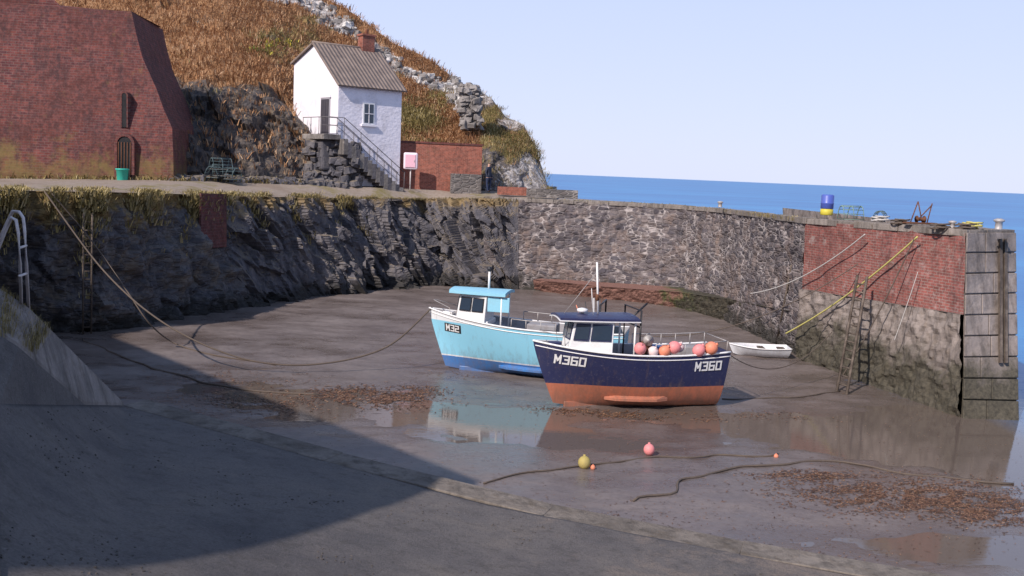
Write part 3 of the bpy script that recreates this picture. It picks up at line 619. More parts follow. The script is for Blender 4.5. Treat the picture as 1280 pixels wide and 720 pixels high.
# ---------------- person
def person(name,base,rz):
    me=bpy.data.meshes.new(name); V=[];E=[];Rd=[]
    def add(p,r,par=None):
        V.append(p);Rd.append(r); i=len(V)-1
        if par is not None:E.append((par,i))
        return i
    pel=add((0,0,.95),.15); w_=add((0,0,1.1),.135,pel); ch=add((0,.01,1.32),.165,w_); nk=add((0,0,1.5),.065,ch); hd=add((0,-.02,1.62),.085,nk); h2=add((0,-.02,1.72),.075,hd); 
    for sx in (-1,1):
        hip=add((sx*.1,0,.88),.11,pel); kn=add((sx*.12,-.02-.05*sx,.5),.07,hip); an_=add((sx*.13,.02+.08*sx,.09),.05,kn); ft=add((sx*.14,-.14+.08*sx,.04),.045,an_)
        sh=add((sx*.2,0,1.42),.075,ch); el=add((sx*.27,.03,1.13),.055,sh); wr=add((sx*.25,-.08,.9),.038,el); hn=add((sx*.245,-.1,.82),.04,wr)
        for q in range(4): 
            f1=add((sx*.245,-.13+q*.022,.76-.004*abs(q-1.5)),.011,hn); add((sx*.235,-.13+q*.022,.71),.009,f1)
        th_=add((sx*.225,-.14,.79),.011,hn); add((sx*.215,-.16,.76),.009,th_)
    me.from_pydata(V,E,[]); o=bpy.data.objects.new(name,me); link(o); s=o.modifiers.new("skin","SKIN")
    for i,r in enumerate(Rd): me.skin_vertices[0].data[i].radius=(r,r)
    me.skin_vertices[0].data[0].use_root=True
    sb=o.modifiers.new("sub","SUBSURF"); sb.levels=2; sb.render_levels=2
    k=Mt("clothes_and_skin",.8,.2); z=k.sep(k.obj())[2]; k.col(k.ramp(k.math('DIVIDE',z,1.8),[(0,(.03,.02,.02)),(.055,(.03,.04,.08)),(.475,(.5,.3,.22)),(.488,(.04,.045,.07)),(.83,(.5,.3,.22)),(.925,(.05,.03,.02))],True)); me.materials.append(k.m)
    o.location=base; o.rotation_euler=(0,0,rz); return o
person("person",P(610,240.5,60.5),math.radians(60))
# ---------------- near slipway and quay
UPR=[G(0,505,3.3),G(155,507,1.2),G(300,547,.95),G(450,588,.7),G(600,628,.45),G(840,676,.32),G(1080,722,.2),G(1400,775,.1)]
LOW=[G(0,720,2.6),G(150,720,2.1),G(300,720,1.6),G(450,720,1.2),G(600,720,.8),G(840,730,.45),G(1080,760,.25),G(1400,810,.1)]
VL=[Vector((-6,2,2.8)),Vector((-5,2,2.4)),Vector((-3.4,2,2.0)),Vector((-2,2,1.7)),Vector((-.3,2,1.4)),Vector((2.8,2,1.0)),Vector((6,2,.7)),Vector((12,2,.4))]
vs=[];fs=[];NU=90
def at_(row,s):
    x=s*(len(row)-1); i=min(int(x),len(row)-2); return row[i].lerp(row[i+1],x-i)
for s_ in range(NU+1):
    s=s_/NU
    col=[at_(UPR,s).lerp(at_(LOW,s),j/24) for j in range(25)]+[at_(LOW,s).lerp(at_(VL,s),j/6) for j in range(1,7)]
    col=[col[0]-Vector((0,0,col[0].z+.3))]+col
    for j,p in enumerate(col):
        if j>1: p=p+Vector((0,0,.03*noise.noise(p*.9)+.012*noise.noise(p*3)))
        vs.append(p)
K2=32
for i in range(NU):
    for j in range(K2-1): a=i*K2+j; fs.append((a,a+1,a+K2+1,a+K2))
mesh("slipway",vs,fs,slipm,smooth=True)
coping("slipway_kerb",UPR[1:],.7,.015,kerbs,None,4.5,0,.012,.0015)
# grit on the slipway, gathered in patches
it=[]
peb=rough_mat("pebble_stone",(.06,.055,.05),(.12,.10,.09),(.2,.17,.15),4,20)
while len(it)<700:
    s=random.random(); v_=random.random()**.8; p=at_(UPR,s).lerp(at_(LOW,s),v_)
    if noise.noise(p*.7)<.12: continue
    it.append((p+Vector((0,0,.03*noise.noise(p*.9)+.012*noise.noise(p*3)+.002)),random.uniform(.01,.035)))
rocks("pebbles",it,peb)
nq=empty("near_quay")
Qa=G(0,365,4.6); Qr=G(37,390,4.2); Q1=UPR[1]; S0=UPR[0]
mesh("quay_shoulder",[Qa,Qr,Q1,S0,Vector((-13,18.5,5.0)),Vector((-14,12,4.8)),Vector((-16,2,4.6)),Vector((-6,2,2.85)),G(0,720,2.62)],[(0,3,1),(1,3,2),(4,5,3,0),(5,6,7,8,3)],slipm,nq)
mesh("quay_side",[Qa,Qr,Q1]+[Vector((p.x,p.y,-.3)) for p in (Qa,Qr,Q1)]+[Vector((-13,18.5,5)),Vector((-13,18.5,-.3)),Vector((-40,24,5)),Vector((-40,24,-.3))],[(0,1,4,3),(1,2,5,4),(6,0,3,7),(8,6,7,9)],conc,nq)
mesh("quay_yard",[Vector((-13,18.5,5)),Vector((-40,24,5)),Vector((-45,-20,5)),Vector((-16,-20,4.6)),Vector((-16,2,4.6)),Vector((-14,12,4.8))],[(0,1,2,3,4,5)],slipm,nq)
box("quay_block",(2,-9,2.6),(36,21.9,5.2),conc_top,nq,0,.05)
# stone strip running down the edge of the quay shoulder (lies in the same two triangles, raised 6 cm)
kerbl=concrete("pale_coping",(.27,.235,.215),False)
vs=[];fs=[]
def strip(o0,o1,p0,p1):
    hN=Vector((0,0,.06)); k0=len(vs); vs.extend([o0-hN,o1-hN,p1-hN,p0-hN,o0+hN,o1+hN,p1+hN,p0+hN]); fs.extend([tuple(k0+i_ for i_ in f) for f in [(3,2,1,0),(4,5,6,7),(0,1,5,4),(1,2,6,5),(2,3,7,6),(3,0,4,7)]])
NS=5; W_=.42
ia=Qa.lerp(S0,W_); ir=Qr.lerp(S0,W_); i1=Q1.lerp(S0,W_)
strip(Qa,Qr,ia,ir)
for i in range(NS):
    s0=i/NS+.003; s1=(i+1)/NS-.003
    strip(Qr.lerp(Q1,s0),Qr.lerp(Q1,s1),ir.lerp(i1,s0),ir.lerp(i1,s1))
mesh("quay_kerb",vs,fs,kerbl,nq)
it=[]
for _ in range(600):
    a=random.random(); p=Qa.lerp(Qr.lerp(Q1,.15),a).lerp(S0,random.random()*.4); it.append((p+Vector((0,0,.07)),random.uniform(.03,.10),.12))
tufts("moss_and_grass",it,tm_gr)
lr=empty("ladder_handrail")
r1=G(36,388,4.2); r2=G(27,388,4.2)
tube("rail_1",[r1,P(33,330,16),P(31,290,16),P(29,272,16),P(24,265,16.1),P(16,264,16.2),P(8,280,16.3),P(-12,325,16.5)],.025,grey_rail,lr,8)
tube("rail_2",[r2,P(25,330,15.6),P(23,292,15.6),P(20,275,15.6),P(14,272,15.7),P(6,290,15.8),P(-15,345,16)],.025,grey_rail,lr,8)
for y_ in (310,345): tube("rung_%d"%y_,[P(24,y_,15.6),P(33,y_-3,16)],.02,grey_rail,lr,6)
# ---------------- warehouse behind (casts the foreground shadow)
wh=empty("harbour_warehouse")
Cc=Vector((-.5,22.2,0))-Vector((.6,.8,0))*(14/math.tan(math.radians(EL)))
Fp=[Cc,Cc+Vector((-19.5,21.8,0)),Vector((-46,12,0)),Cc+Vector((-5.0,-18,0))]
vs=[p+Vector((0,0,4.5)) for p in Fp]+[p+Vector((0,0,14)) for p in Fp]
o=mesh("walls",vs,[(0,1,5,4),(1,2,6,5),(2,3,7,6),(3,0,4,7)],brick_old,wh,[(p.x+p.y,p.z) for p in vs]); mesh("flat_roof",[p+Vector((0,0,14.0)) for p in Fp],[(0,1,2,3)],conc_top,wh)
mesh("foundation",[p+Vector((0,0,-.3)) for p in Fp]+[p+Vector((0,0,4.5)) for p in Fp],[(0,1,5,4),(1,2,6,5),(2,3,7,6),(3,0,4,7)],conc,wh)
for i in range(5):
    for z_ in (.28,.65): panel("window",[Fp[0]+Vector((0,0,4.5)),Fp[1]+Vector((0,0,4.5)),Fp[1]+Vector((0,0,14)),Fp[0]+Vector((0,0,14))],.12+.17*i,.17+.17*i,z_-.08,z_+.1,-.08,.03,glass,wh)
# ---------------- boats
def hullfn(L,B,zb,zm,zs,rake):
    def zsheer(s): 
        return zs*(1-s)**2*1+2*s*(1-s)*(2*zm-.5*(zs+zb))+zb*s*s
    def zk(s): return .02+ .1*max(0,(s-.8)/.2)**2
    def hb(s): 
        a=.82+.18*math.sin(min(1,s/.5)*math.pi/2) if s<.5 else 1
        return B/2*a*(1 if s<.45 else (1-((s-.45)/.55)**2.3))
    def pt(s,h):
        z=zk(s)+(zsheer(s)-zk(s))*h; p=.30 if s<.4 else .30+.75*((s-.4)/.6)**1.5
        y=hb(s)*h**p; zn=min(1,z/zb); Lz=L-rake*(1-zn)**1.2
        x=-L/2+.12*(1-zn)+s*(Lz-.12*(1-zn)); return Vector((x,y,z))
    return pt,zsheer,hb
def hull(par,name,pt,ns,nh,mat,side):
    vs=[];fs=[]
    for i in range(ns+1):
        s=1-(1-i/ns)**1.3
        for j in range(nh+1):
            p=pt(s,(j/nh)**1.8); vs.append((p.x,p.y*side,p.z))
    for i in range(ns):
        for j in range(nh):
            a=i*(nh+1)+j; f=(a,a+nh+1,a+nh+2,a+1); fs.append(f if side<0 else f[::-1])
    return mesh(name,vs,fs,mat,par,smooth=True)
def surf(pt,x,z,side,off):
    s=.5;h=.8
    for _ in range(40):
        p=pt(s,h); s=min(1,max(0,s+(x-p.x)/7)); 
        q=pt(s,1).z; h=min(1,max(.01,h+(z-p.z)/q))
    p=pt(s,h); return Vector((x,(p.y+off)*side,z))
GLY={'M':[[(0,0),(0,1),(.5,.35),(1,1),(1,0)]],'3':[[(0,1),(1,1),(1,.52),(.35,.52)],[(1,.52),(1,0),(0,0)]],'6':[[(1,1),(0,1),(0,0),(1,0),(1,.52),(0,.52)]],'0':[[(0,0),(0,1),(1,1),(1,0),(0,0)]],'2':[[(0,1),(1,1),(1,.52),(0,.52),(0,0),(1,0)]]}
def text_on(par,body,pt,zsh,L,xc,zc,size,mat,side=1,off=.02,slope=0):
    # signwriter's block letters: strokes with real width laid on the hull
    h=size*.72; w=size*.44; gap=size*.24; sw=size*.15; tot=len(body)*w+(len(body)-1)*gap; vs=[];fs=[]; lay=0
    for ci,ch in enumerate(body):
        x0=-tot/2+ci*(w+gap)
        for st in GLY[ch]:
            for (ax,az),(bx,bz) in zip(st,st[1:]):
                a=Vector((x0+ax*w,az*h-h/2)); b=Vector((x0+bx*w,bz*h-h/2)); d=(b-a).normalized(); n_=Vector((-d.y,d.x))*sw/2; a2=a-d*sw/2; b2=b+d*sw/2; k0=len(vs); lay+=1
                N=4
                for i in range(N+1):
                    p=a2.lerp(b2,i/N)
                    for q in (p+n_,p-n_):
                        x=xc-q.x*side; z=zc+q.y+slope*(x-xc); vs.append(surf(pt,x,z,side,off+.0008*(lay%5)))
                for i in range(N): fs.append((k0+2*i,k0+2*i+1,k0+2*i+3,k0+2*i+2))
    return mesh("registration_number",vs,fs,mat,par)
def patch_on(par,name,pt,x0,x1,z0,z1,mat,off=.006,slope=0):
    vs=[];fs=[]
    for i in range(9):
        for j in range(5):
            x=x0+(x1-x0)*i/8; vs.append(surf(pt,x,z0+(z1-z0)*j/4+slope*(x-(x0+x1)/2),1,off))
    for i in range(8):
        for j in range(4): a=i*5+j; fs.append((a,a+5,a+6,a+1))
    mesh(name,vs,fs,mat,par)
def hullmat(name,stops,hmax=2.0,grime=.6):
    k=Mt(name,.35,.5); v=k.obj(); z=k.sep(v)[2]; n=k.noise(v,2.5,7,.7); st=k.noise(k.map(v,(4,4,.5)),1.5,6,.7); n3=k.noise(v,14,5,.7)
    zz=k.math('ADD',z,k.math('MULTIPLY',k.math('SUBTRACT',n3,.5),.02)); c=k.ramp(k.math('DIVIDE',zz,hmax),stops,True)
    low=k.rng(z,.05,1.0,.3,-.04); c=k.mix(k.rng(k.math('ADD',st,low),.5,.85,0,grime),c,(.15,.10,.075)); c=k.mix(k.rng(n3,.58,.75,0,.22),c,(.45,.40,.37)); k.col(c); k.rgh(k.rng(n,.3,.7,.28,.65)); k.nor(k.bump(n,.12,.03)); return k.m
blackm=paint("black_paint",(.02,.02,.025),.4,amt=.1); whitep=paint("boat_white",(.78,.77,.76),.35,(.45,.3,.2),.25,4)
deckm=paint("deck_grey",(.30,.29,.30),.7,(.15,.1,.08),.5,3)
rubber=paint("black_rubber",(.02,.02,.02),.7,amt=.1)
def cabin(par,xb0,xb1,xt0,xt1,wb,wt,z0,z1,mat,taper=.5):
    f=taper
    q=[(xb1,-wb*f/2,z0),(xb0,-wb/2,z0),(xb0,wb/2,z0),(xb1,wb*f/2,z0),(xt1,-wt*(f+.12)/2,z1),(xt0,-wt/2,z1),(xt0,wt/2,z1),(xt1,wt*(f+.12)/2,z1)]
    V=[Vector(x) for x in q]; o=mesh("wheelhouse",V,[(0,1,2,3),(7,6,5,4),(1,0,4,5),(2,1,5,6),(3,2,6,7),(0,3,7,4)],mat,par); b=o.modifiers.new("b","BEVEL"); b.width=.03; b.segments=3
    return [V[3],V[2],V[6],V[7]],[V[0],V[3],V[7],V[4]],[V[1],V[0],V[4],V[5]],[V[2],V[1],V[5],V[6]]
def windows(par,q,cells,v0,v1,frame):
    for i,(a,b) in enumerate(cells):
        panel("window_frame_%d"%i,q,a-.02,b+.02,v0-.04,v1+.04,0.0,.025,frame,par); panel("window_pane_%d"%i,q,a,b,v0,v1,.027,.008,glass,par)
def roofplate(par,name,x0,x1,w0,w1,z,th,mat,camber=.06):
    vs=[];fs=[];n=8
    for i in range(5):
        x=x0+(x1-x0)*i/4; w_=w0+(w1-w0)*(i/4)**2
        for j in range(n+1):
            u=j/n*2-1; vs.append((x,u*w_/2,z+camber*(1-u*u)+th))
        for j in range(n+1):
            u=j/n*2-1; vs.append((x,u*w_/2,z+camber*(1-u*u)))
    K_=2*(n+1)
    for i in range(4):
        a=i*K_
        for j in range(n): fs+=[(a+j,a+j+1,a+K_+j+1,a+K_+j),(a+n+1+j,a+K_+n+1+j,a+K_+n+2+j,a+n+2+j)]
        fs+=[(a,a+K_,a+K_+n+1,a+n+1),(a+n,a+2*n+1,a+K_+2*n+1,a+K_+n)]
    for a in (0,4*K_):
        for j in range(n): fs.append((a+j,a+j+1,a+n+2+j,a+n+1+j))
    mesh(name,vs,fs,mat,par)
def sheerline(pt,side,z=0,inset=0,n=40):
    r=[]
    for i in range(n+1):
        s=1-(1-i/n)**1.3; p=pt(s,1); r.append(Vector((p.x,(max(0,p.y-inset))*side,p.z+z)))
    return r
def deck(par,pt,mat,drop=.4,inner=None):
    vs=[];fs=[];n=40
    for i in range(n+1):
        s=1-(1-i/n)**1.3; a=pt(s,1); dz=drop if s<.55 else max(.06,drop*(1-(s-.55)*5)); yi=max(0,a.y-.05); lo=pt(s,max(.05,1-dz/a.z)); yl=max(0,min(yi,lo.y-.06)); xl=lo.x-.01
        vs+=[Vector((a.x,a.y,a.z)),Vector((a.x,yi,a.z+.005)),Vector((xl,yl,a.z-dz)),Vector((xl,-yl,a.z-dz)),Vector((a.x,-yi,a.z+.005)),Vector((a.x,-a.y,a.z))]
    for i in range(n):
        for j in range(5): a=i*6+j; fs.append((a,a+1,a+7,a+6))
    mesh("deck",vs,fs,mat,par)
    r=[pt(0,(j/14)**1.8) for j in range(15)]; vs=[(p.x-.004,p.y,p.z) for p in r]+[(p.x-.004,-p.y,p.z) for p in r[::-1]]
    return vs
def fishing_boat(name,loc,rz,L,B,zb,zm,zs,rake,hm,strake):
    e=empty(name,loc,rz); pt,zsh,hb=hullfn(L,B,zb,zm,zs,rake)
    hull(e,"hull_port",pt,44,24,hm,1); hull(e,"hull_starboard",pt,44,24,hm,-1)
    tv=deck(e,pt,deckm); mesh("transom",tv,[tuple(range(len(tv)))],hm,e)
    for sd in (1,-1): 
        tube("gunwale_%s"%("port" if sd>0 else "starboard"),sheerline(pt,sd,.0),.03,whitep,e,8)
        tube("rubbing_strake_%s"%("port" if sd>0 else "starboard"),[surf(pt,p.x-.02,p.z-.13,sd,.0) for p in sheerline(pt,sd)[:-1]],.018,strake,e,6)
    box("keel",(0-.2,0,.06),(L*.72,.12,.2),hm,e,0,.02)
    for sd in (1,-1):
        vs=[];fs=[]
        for x in (-1.1,-.7,0,.5,.8):
            p=surf(pt,x,.40,1,-.03); w_=.16 if -1<x<.7 else .02; vs+=[(p.x,p.y*sd,p.z+.05),(p.x,(p.y+w_)*sd,p.z-.05),(p.x,(p.y+w_)*sd,p.z-.12),(p.x,p.y*sd,p.z-.07)]
        for i in range(4):
            for j in range(4): a=i*4+j; b=i*4+(j+1)%4; fs.append((a,b,b+4,a+4))
        mesh("bilge_keel",vs,fs,hm,e)
    box("rudder",(-L/2+.12,0,.38),(.35,.05,.6),hm,e,0,.02); tube("rudder_stock",[(-L/2+.15,0,.3),(-L/2+.15,0,1.1)],.03,rust,e)
    for a in range(3):
        an_=a*2.094; lathe("propeller_blade_%d"%a,(-L/2+.42,.1*math.cos(an_),.3+.1*math.sin(an_)),[(.005,-.02),(.09,0),(.005,.02)],rust,e,10,(1,.3*math.sin(an_),.3*math.cos(an_)))
    return e,pt,zsh
# --- navy boat
hm1=hullmat("navy_orange_hull",[(0,(.46,.15,.085)),(.36,(.022,.026,.08))],2.0,.65)
c1=G(783,513,0); c1.y+=.65; c1.x+=.02
b1,pt1,zs1=fishing_boat("fishing_boat",(c1.x,c1.y,0),math.radians(194),5.95,2.1,2.0,1.72,1.8,.75,hm1,whitep)
navy=paint("navy_paint",(.025,.028,.085),.35,amt=.15)
q=cabin(b1,.75,2.0,.7,1.85,1.5,1.35,1.72,2.66,whitep)
box("wheelhouse_base",(.95,0,1.55),(.5,1.3,.5),whitep,b1,0,.03)
windows(b1,q[0],[(.08,.40),(.48,.93)],.42,.88,navy)
windows(b1,q[1],[(.06,.46),(.54,.94)],.42,.88,navy); windows(b1,q[2],[(.08,.5),(.6,.93)],.42,.88,navy)
roofplate(b1,"wheelhouse_roof",-.05,2.32,1.55,1.05,2.68,.07,navy,.07); roofplate(b1,"roof_trim",-.07,2.35,1.59,1.09,2.655,.025,whitep,.07)
for y_ in (-.66,.66): tube("roof_post",[(.05,y_,1.4),(.05,y_,2.66)],.03,whitep,b1)
tube("pulpit",[(2.1,.42,1.85),(2.15,.42,2.2),(2.75,.12,2.3),(2.85,0,2.32),(2.75,-.12,2.3),(2.15,-.42,2.2),(2.1,-.42,1.85)],.014,iron,b1,6)
box("bow_hatch",(2.3,0,1.93),(.35,.3,.08),navy,b1,0,.02)
tube("mast",[(1.0,0,2.75),(1.12,0,4.35)],.03,whitep,b1); tube("mast_stay",[(1.08,0,4.1),(2.1,.0,2.76)],.008,iron,b1); tube("aerial",[(1.25,.3,2.75),(1.35,.3,3.6)],.01,whitep,b1)
lathe("mast_light",(1.05,0,3.2),[(.03,0),(.06,.03),(.06,.16),(.03,.2)],rust,b1); lathe("radar",(1.5,0,2.8),[(.05,0),(.05,.06),(.16,.07),(.16,.15),(.05,.18)],whitep,b1)
tube("gantry",[(-.1,-.7,1.4),(-.1,-.7,3.0),(-.1,.7,3.0),(-.1,.7,1.4)],.03,blackm,b1); tube("gantry_bar",[(-.1,-.7,2.5),(-.1,.7,2.5)],.025,blackm,b1); tube("derrick",[(.15,.2,2.6),(-.5,.1,3.15)],.03,blackm,b1)
box("pot_hauler",(-.3,.7,1.9),(.3,.22,.4),rust,b1,.2,.04); lathe("hauler_wheel",(-.3,.85,2.15),[(.16,-.04),(.1,0),(.16,.04)],iron,b1,16,(0,1,0))
box("fish_box",(-1.0,-.3,1.6),(.7,.5,.4),paint("fish_box_blue",(.05,.12,.3),.5),b1,.1,.03); box("fish_box",(-1.9,-.2,1.6),(.8,.6,.45),deckm,b1,-.1,.03)
def rail(e,pt,x0,x1,h,n,mat,side=1):
    top=[]
    for i in range(n+1):
        x=x0+(x1-x0)*i/n
        best=min([pt(k_/60,1) for k_ in range(61)],key=lambda v:abs(v.x-x))
        a=Vector((x,(best.y-.05)*side,best.z)); tube("stanchion",[a,a+Vector((0,0,h))],.014,mat,e,6); top.append(a+Vector((0,0,h)))
    tube("rail",top,.015,mat,e,6)
for sd in (1,-1): rail(b1,pt1,-2.85,-.5,.34,5,iron,sd)
tube("stern_rail",[(-2.9,-.8,2.1),(-2.9,.8,2.1)],.015,iron,b1)
bu_p=paint("pink_buoy",(.74,.25,.25),.5,(.5,.2,.15),.25); bu_w=paint("pale_buoy",(.74,.58,.56),.5,amt=.2); bu_o=paint("orange_buoy",(.72,.24,.14),.5,amt=.2); bu_y=paint("yellow_buoy",(.42,.33,.10),.6,amt=.4)
def buoy(name,c,r,mat,par=None,ax=(0,.3,1)):
    e=empty(name,c) ; 
    if par: e.parent=par
    n=14; a=Vector(ax).normalized(); lathe("float",(0,0,0),[(max(.01,r*math.sin(math.pi*i/n)),-r*math.cos(math.pi*i/n)*1.06) for i in range(n+1)],mat,e,20,ax)
    tube("eye",[a*r*.9,a*r*1.25],r*.22,mat,e,10); return e
for i,(x,y,z,r,mm_) in enumerate([(-.02,.95,1.92,.18,bu_p),(-.45,.9,1.82,.16,bu_w),(-.8,.92,1.84,.18,bu_o),(-1.1,.92,1.95,.19,bu_p),(-1.4,.6,1.9,.15,bu_w),(-1.9,.9,1.86,.19,bu_p),(-2.3,.88,1.92,.2,bu_o)]):
    buoy("buoy_%d"%i,(x,y,z),r,mm_,b1,(random.uniform(-.6,.6),.3,random.uniform(.3,1)))
text_on(b1,"M360",pt1,zs1,6,1.95,1.48,.33,whitep,slope=.06); text_on(b1,"M360",pt1,zs1,6,-2.25,1.38,.34,whitep,slope=-.03)
# --- light blue boat
hm2=hullmat("pale_blue_hull",[(0,(.03,.17,.46)),(.24,(.72,.74,.76)),(.262,(.26,.58,.74)),(.86,(.76,.77,.78))],2.0,.5)
c2=G(655,475,0); c2.y+=.8
b2,pt2,zs2=fishing_boat("fishing_boat",(c2.x,c2.y,0),math.radians(168),6.9,2.2,2.1,1.75,1.8,.7,hm2,whitep)
lblue=paint("light_blue_paint",(.28,.58,.72),.4,amt=.15)
q=cabin(b2,1.3,2.4,1.25,2.25,1.4,1.3,1.80,2.72,whitep)
box("wheelhouse_base",(1.4,0,1.6),(.4,1.2,.5),whitep,b2,0,.03)
windows(b2,q[0],[(.1,.46),(.54,.9)],.42,.86,blackm); windows(b2,q[1],[(.06,.46),(.54,.94)],.42,.86,blackm); windows(b2,q[2],[(.1,.5),(.58,.93)],.42,.86,blackm)
roofplate(b2,"wheelhouse_roof",.6,2.6,1.5,1.1,2.74,.1,lblue,.06); box("side_screen",(.85,.62,2.45),(.75,.03,.5),lblue,b2,0,.01)
for y_ in (-.62,.62): tube("roof_post",[(.75,y_,1.4),(.75,y_,2.75)],.03,whitep,b2)
box("foredeck_hatch",(2.75,0,1.98),(.35,.35,.1),whitep,b2,0,.03)
tube("pulpit",[(2.55,.42,1.92),(2.6,.42,2.2),(3.2,.12,2.38),(3.3,0,2.4),(3.2,-.12,2.38),(2.6,-.42,2.2),(2.55,-.42,1.92)],.014,iron,b2,6)
tube("mast",[(1.35,0,2.85),(1.35,0,3.5)],.04,whitep,b2); lathe("mast_lamp",(1.35,0,3.5),[(.05,0),(.08,.03),(.08,.14),(.03,.16)],blackm,b2)
for sd in (1,-1): rail(b2,pt2,-1.2,.3,.3,3,iron,sd)
box("engine_box",(-.6,0,1.6),(1.0,.9,.5),deckm,b2,0,.05)
tube("gantry",[(-2.6,-.75,1.4),(-2.6,-.75,2.7),(-2.6,.75,2.7),(-2.6,.75,1.4)],.035,blackm,b2); 
box("stern_net_bin",(-2.4,0,1.8),(1.1,1.6,.6),blackm,b2,0,.06)
for i in range(4): tube("dan_pole",[(-2.4+.1*i,-.5+.25*i,1.6),(-2.5+.25*i,-.5+.3*i,2.9-.1*i)],.015,[rust,whitep,blackm,bu_o][i],b2,5)
patch_on(b2,"number_plate",pt2,2.15,2.80,1.36,1.66,blackm,.012,.04); text_on(b2,"M32",pt2,zs2,6.9,2.48,1.51,.27,whitep,off=.022,slope=.04)
# --- dinghy
dm=hullmat("dinghy_hull",[(0,(.72,.73,.76)),(.2,(.74,.74,.77))],2.0,.3)
dc=G(952,449,0); dc.y+=.5
dg_=empty("dinghy",(dc.x,dc.y,0),math.radians(178)); ptd,zd_,_=hullfn(2.4,1.2,.5,.42,.45,.25)
hull(dg_,"hull_port",ptd,24,12,dm,1); hull(dg_,"hull_starboard",ptd,24,12,dm,-1); tv=deck(dg_,ptd,dm,.3); mesh("transom",tv,[tuple(range(len(tv)))],dm,dg_)
for sd in (1,-1): tube("gunwale",sheerline(ptd,sd),.025,whitep,dg_,6)
box("thwart",(-.1,0,.36),(.25,.95,.04),wood,dg_); box("stern_thwart",(-.9,0,.36),(.3,.9,.04),wood,dg_)
# ---------------- ropes
ropem=paint("old_rope",(.10,.075,.06),.9,amt=.3); ropey=paint("yellow_rope",(.52,.46,.14),.8,amt=.3); ropew=paint("pale_rope",(.5,.47,.44),.8,amt=.3)
bpy.context.view_layer.update()
w2=b2.matrix_world@(pt2(1,1)+Vector((-.1,0,.02)))
def rope(name,pts,r,mat,wob=0):
    P_=[]
    for a,b in zip(pts,pts[1:]):
        for i in range(8): P_.append(Vector(a).lerp(Vector(b),i/8))
    P_.append(Vector(pts[-1]))
    for _ in range(14): P_=[P_[0]]+[(P_[i-1]+P_[i]*2+P_[i+1])/4 for i in range(1,len(P_)-1)]+[P_[-1]]
    if wob: P_=[p+Vector((wob*noise.noise(p*.8),wob*noise.noise(p*.8+Vector((9,0,0))),0)) for p in P_]
    return tube(name,P_,r,mat,None,6)
def gs(px,py): g=G(px,py,0); g.z=max(.0,sandz(g.x,g.y))+.02; return g
rope("mooring_rope",[wtop(62)+Vector((0,-.4,0)),P(120,330,36),P(165,375,34),P(205,405,33.5),P(250,430,33),P(310,452,32.8),P(370,458,33),P(430,452,33.5),P(490,435,34),w2],.03,ropem)
rope("mooring_rope",[wtop(62)+Vector((.2,-.4,0)),P(115,300,38),P(160,365,36),P(185,405,35.5),gs(215,432),gs(260,446),gs(300,452),gs(345,458)],.025,ropem)
rope("mooring_rope",[gs(105,425),gs(160,452),gs(210,470),gs(280,483),gs(340,492),gs(400,494)],.03,ropem,.2)
rope("mooring_rope",[gs(603,606),gs(650,595),gs(720,589),gs(770,577),gs(850,571),gs(920,575),gs(975,571)],.022,ropem,.35)
rope("mooring_rope",[gs(803,631),gs(850,606),gs(900,590),gs(960,582),gs(1040,575),gs(1110,592),gs(1270,606)],.028,ropem,.4)
rope("mooring_rope",[gs(905,500),gs(960,500),gs(1010,497),gs(1050,490)],.022,ropem,.2)
def pf(px,py,o=.15): return hit(px,py,TD,TE,BE)+nrm*o
rope("yellow_rope",catenary(pf(1156,296,.3),P(982,417,40.2),.25,12),.03,ropey)
rope("pale_mooring_rope",catenary(pf(1090,293,.3),P(938,367,43),.4,12),.022,ropew)
st1=b1.matrix_world@Vector((-2.95,.5,1.75))
rope("mooring_rope",catenary(pf(1075,330,.1),P(800,420,39),.8,12),.02,ropem)
rope("mooring_rope",catenary(pf(1153,296,.3),pf(1070,470,.6),.25,8),.02,ropem)
rope("mooring_rope",catenary(pf(1155,340,.25),pf(1130,425,.4),.05,8),.012,ropew)
rope("mooring_rope",catenary(st1,P(1040,415,36),.9,12),.015,ropem)
# ---------------- ladders
def ladder(name,b,t,wd,mat,side,r=.05):
    e=empty(name); b=Vector(b);t=Vector(t); s=side.normalized()*wd/2
    for q in (-1,1): tube("stile",[b+s*q,t+s*q],r,mat,e,6)
    n=int((t-b).length/.3)
    for i in range(1,n): p=b.lerp(t,i/n); tube("rung_%d"%i,[p-s,p+s],r*.55,mat,e,6)
ad=(TE-TD); ad.z=0
ladder("timber_ladder",G(1052,492,0),hit(1088,345,TD,TE,BE)+nrm*.35,.5,wood,ad)
ladder("timber_ladder",G(976,434,0),P(996,332,41.2),.5,wood,Vector((.8,-1,0)))
ladder("iron_ladder",wbot(118)+Vector((0,-.7,.1)),wtop(118)+Vector((0,-.6,-.8)),.3,wood,Vector((1,.3,0)),.035)
# ---------------- pier furniture
bluem=paint("blue_plastic",(.07,.11,.42),.4,amt=.2); yelm=paint("yellow_plastic",(.6,.5,.05),.5,amt=.3)
dk=P(1033,269,39.5); e=empty("plastic_drum",dk)
lathe("body",(0,0,.24),[(.2,0),(.24,.03),(.24,.2),(.255,.22),(.24,.24),(.24,.5),(.2,.55)],bluem,e); lathe("base_tub",(0,0,0),[(.21,0),(.24,.03),(.24,.22),(.21,.24)],yelm,e)
pot("lobster_pot",P(1063,274,38.5),.8,.5,.5,.2,paint("green_net",(.2,.3,.25),.8)); pot("lobster_pot",P(1100,274,37.5),.5,.4,.3,1)
def bollard(px,py,d,s=1):
    lathe("mooring_bollard",P(px,py,d),[(.2*s,0),(.16*s,.05*s),(.15*s,.32*s),(.24*s,.38*s),(.24*s,.44*s),(.1*s,.5*s)],iron if s<1.2 else rust)
bollard(900,259,51,.6); bollard(1248,287,32.2,.7); bollard(1190,286,34,.55)
e=empty("rusty_winch",P(1150,280,34.5),.3)
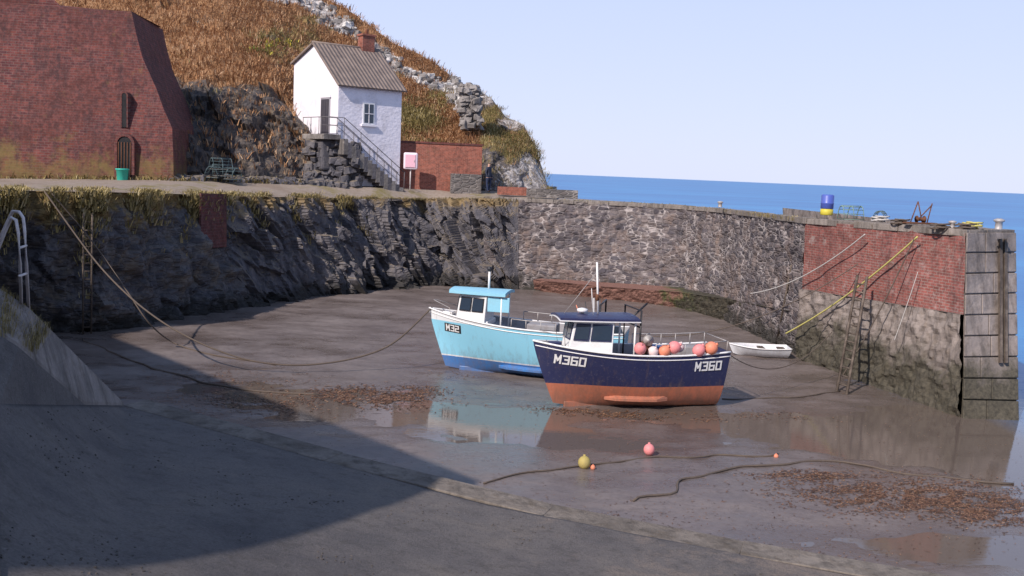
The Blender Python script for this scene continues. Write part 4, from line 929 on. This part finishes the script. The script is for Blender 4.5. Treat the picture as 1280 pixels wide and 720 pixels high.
tube("leg_a",[(-.4,0,0),(-.15,0,.75)],.02,rust,e); tube("leg_b",[(.1,0,0),(-.15,0,.75)],.02,rust,e); tube("leg_c",[(.35,.1,0),(.5,.1,.7)],.02,rust,e); tube("arm",[(.0,.05,.2),(.5,.1,.65)],.02,rust,e); lathe("drum",(0,0,.16),[(.12,-.15),(.06,-.13),(.06,.13),(.12,.15)],rust,e,14,(1,0,0)); box("bed",(0,0,.03),(1.2,.3,.05),rust,e)
def coil(name,c,r,mat,n=5):
    pts=[]
    for i in range(n*14): a=i*2*math.pi/14; rr=r*(.6+.4*math.sin(i*.3)); pts.append(Vector(c)+Vector((rr*math.cos(a),rr*math.sin(a),.03+.035*i/14+random.uniform(0,.03))))
    tube(name,pts,.03,mat,None,5)
for px,py,d,mm_ in ((1175,288,33,ropem),(1205,288,32.6,ropem),(1100,278,36.5,ropew),(1215,286,33,ropey),(1125,282,35,ropem)): coil("coiled_rope",P(px,py,d),.3,mm_)
# sand items
g=gs(811,570); buoy("mooring_buoy",g+Vector((0,0,.12)),.14,bu_p); g=gs(730,587); buoy("mooring_buoy",g+Vector((0,0,.12)),.15,bu_y); buoy("mooring_buoy",gs(741,588)+Vector((0,0,.02)),.06,bu_o); buoy("mooring_buoy",gs(970,573)+Vector((0,0,.0)),.06,bu_o)
# ---------------- seaweed
k=Mt("seaweed",.6,.4); g_=k.n("ShaderNodeNewGeometry"); k.col(k.ramp(g_.outputs['Random Per Island'],[(0,(.04,.022,.015)),(.5,(.14,.07,.04)),(.85,(.24,.12,.065)),(1,(.33,.2,.12))])); swm=k.m
vs=[];fs=[]
def weed(px,py,s):
    g=G(px,py,0); z=max(.004,sandz(g.x,g.y)); a=random.uniform(0,6.28); d_=Vector((math.cos(a),math.sin(a),0)); n_=Vector((-d_.y,d_.x,0)); L=s*random.uniform(.5,1.6); w_=s*.2
    k0=len(vs)
    for i in range(4):
        t=i/3; c=Vector((g.x,g.y,z+.006+.3*s*random.random()*.6))+d_*L*(t-.5)+n_*random.uniform(-.4,.4)*s; vs.append(c-n_*w_); vs.append(c+n_*w_)
    for i in range(3): fs.append((k0+2*i,k0+2*i+1,k0+2*i+3,k0+2*i+2))
patches=[(465,497,85,12,2000,.1),(320,505,110,14,900,.08),(520,488,40,5,300,.08),(1140,622,150,24,6500,.065),(1230,640,70,18,2200,.07),(1010,597,70,8,800,.065),(790,520,100,6,450,.08),(700,512,40,4,200,.08),(300,475,120,14,450,.07),(760,650,160,10,150,.05),(1000,700,150,12,200,.05),(560,470,30,5,80,.08),(960,520,80,6,200,.07)]
for cx_,cy_,sx,sy,n,s in patches:
    for _ in range(n):
        a=random.gauss(0,.5); px=cx_+a*sx; py=cy_+random.gauss(0,.5)*sy+a*sx*.04
        if noise.noise(Vector((px*.03,py*.12,0)))<-.1 and random.random()<.8: continue
        weed(px,py,s)
for _ in range(3200): weed(random.uniform(150,1280),random.uniform(430,700),.04)
mesh("seaweed",vs,fs,swm)
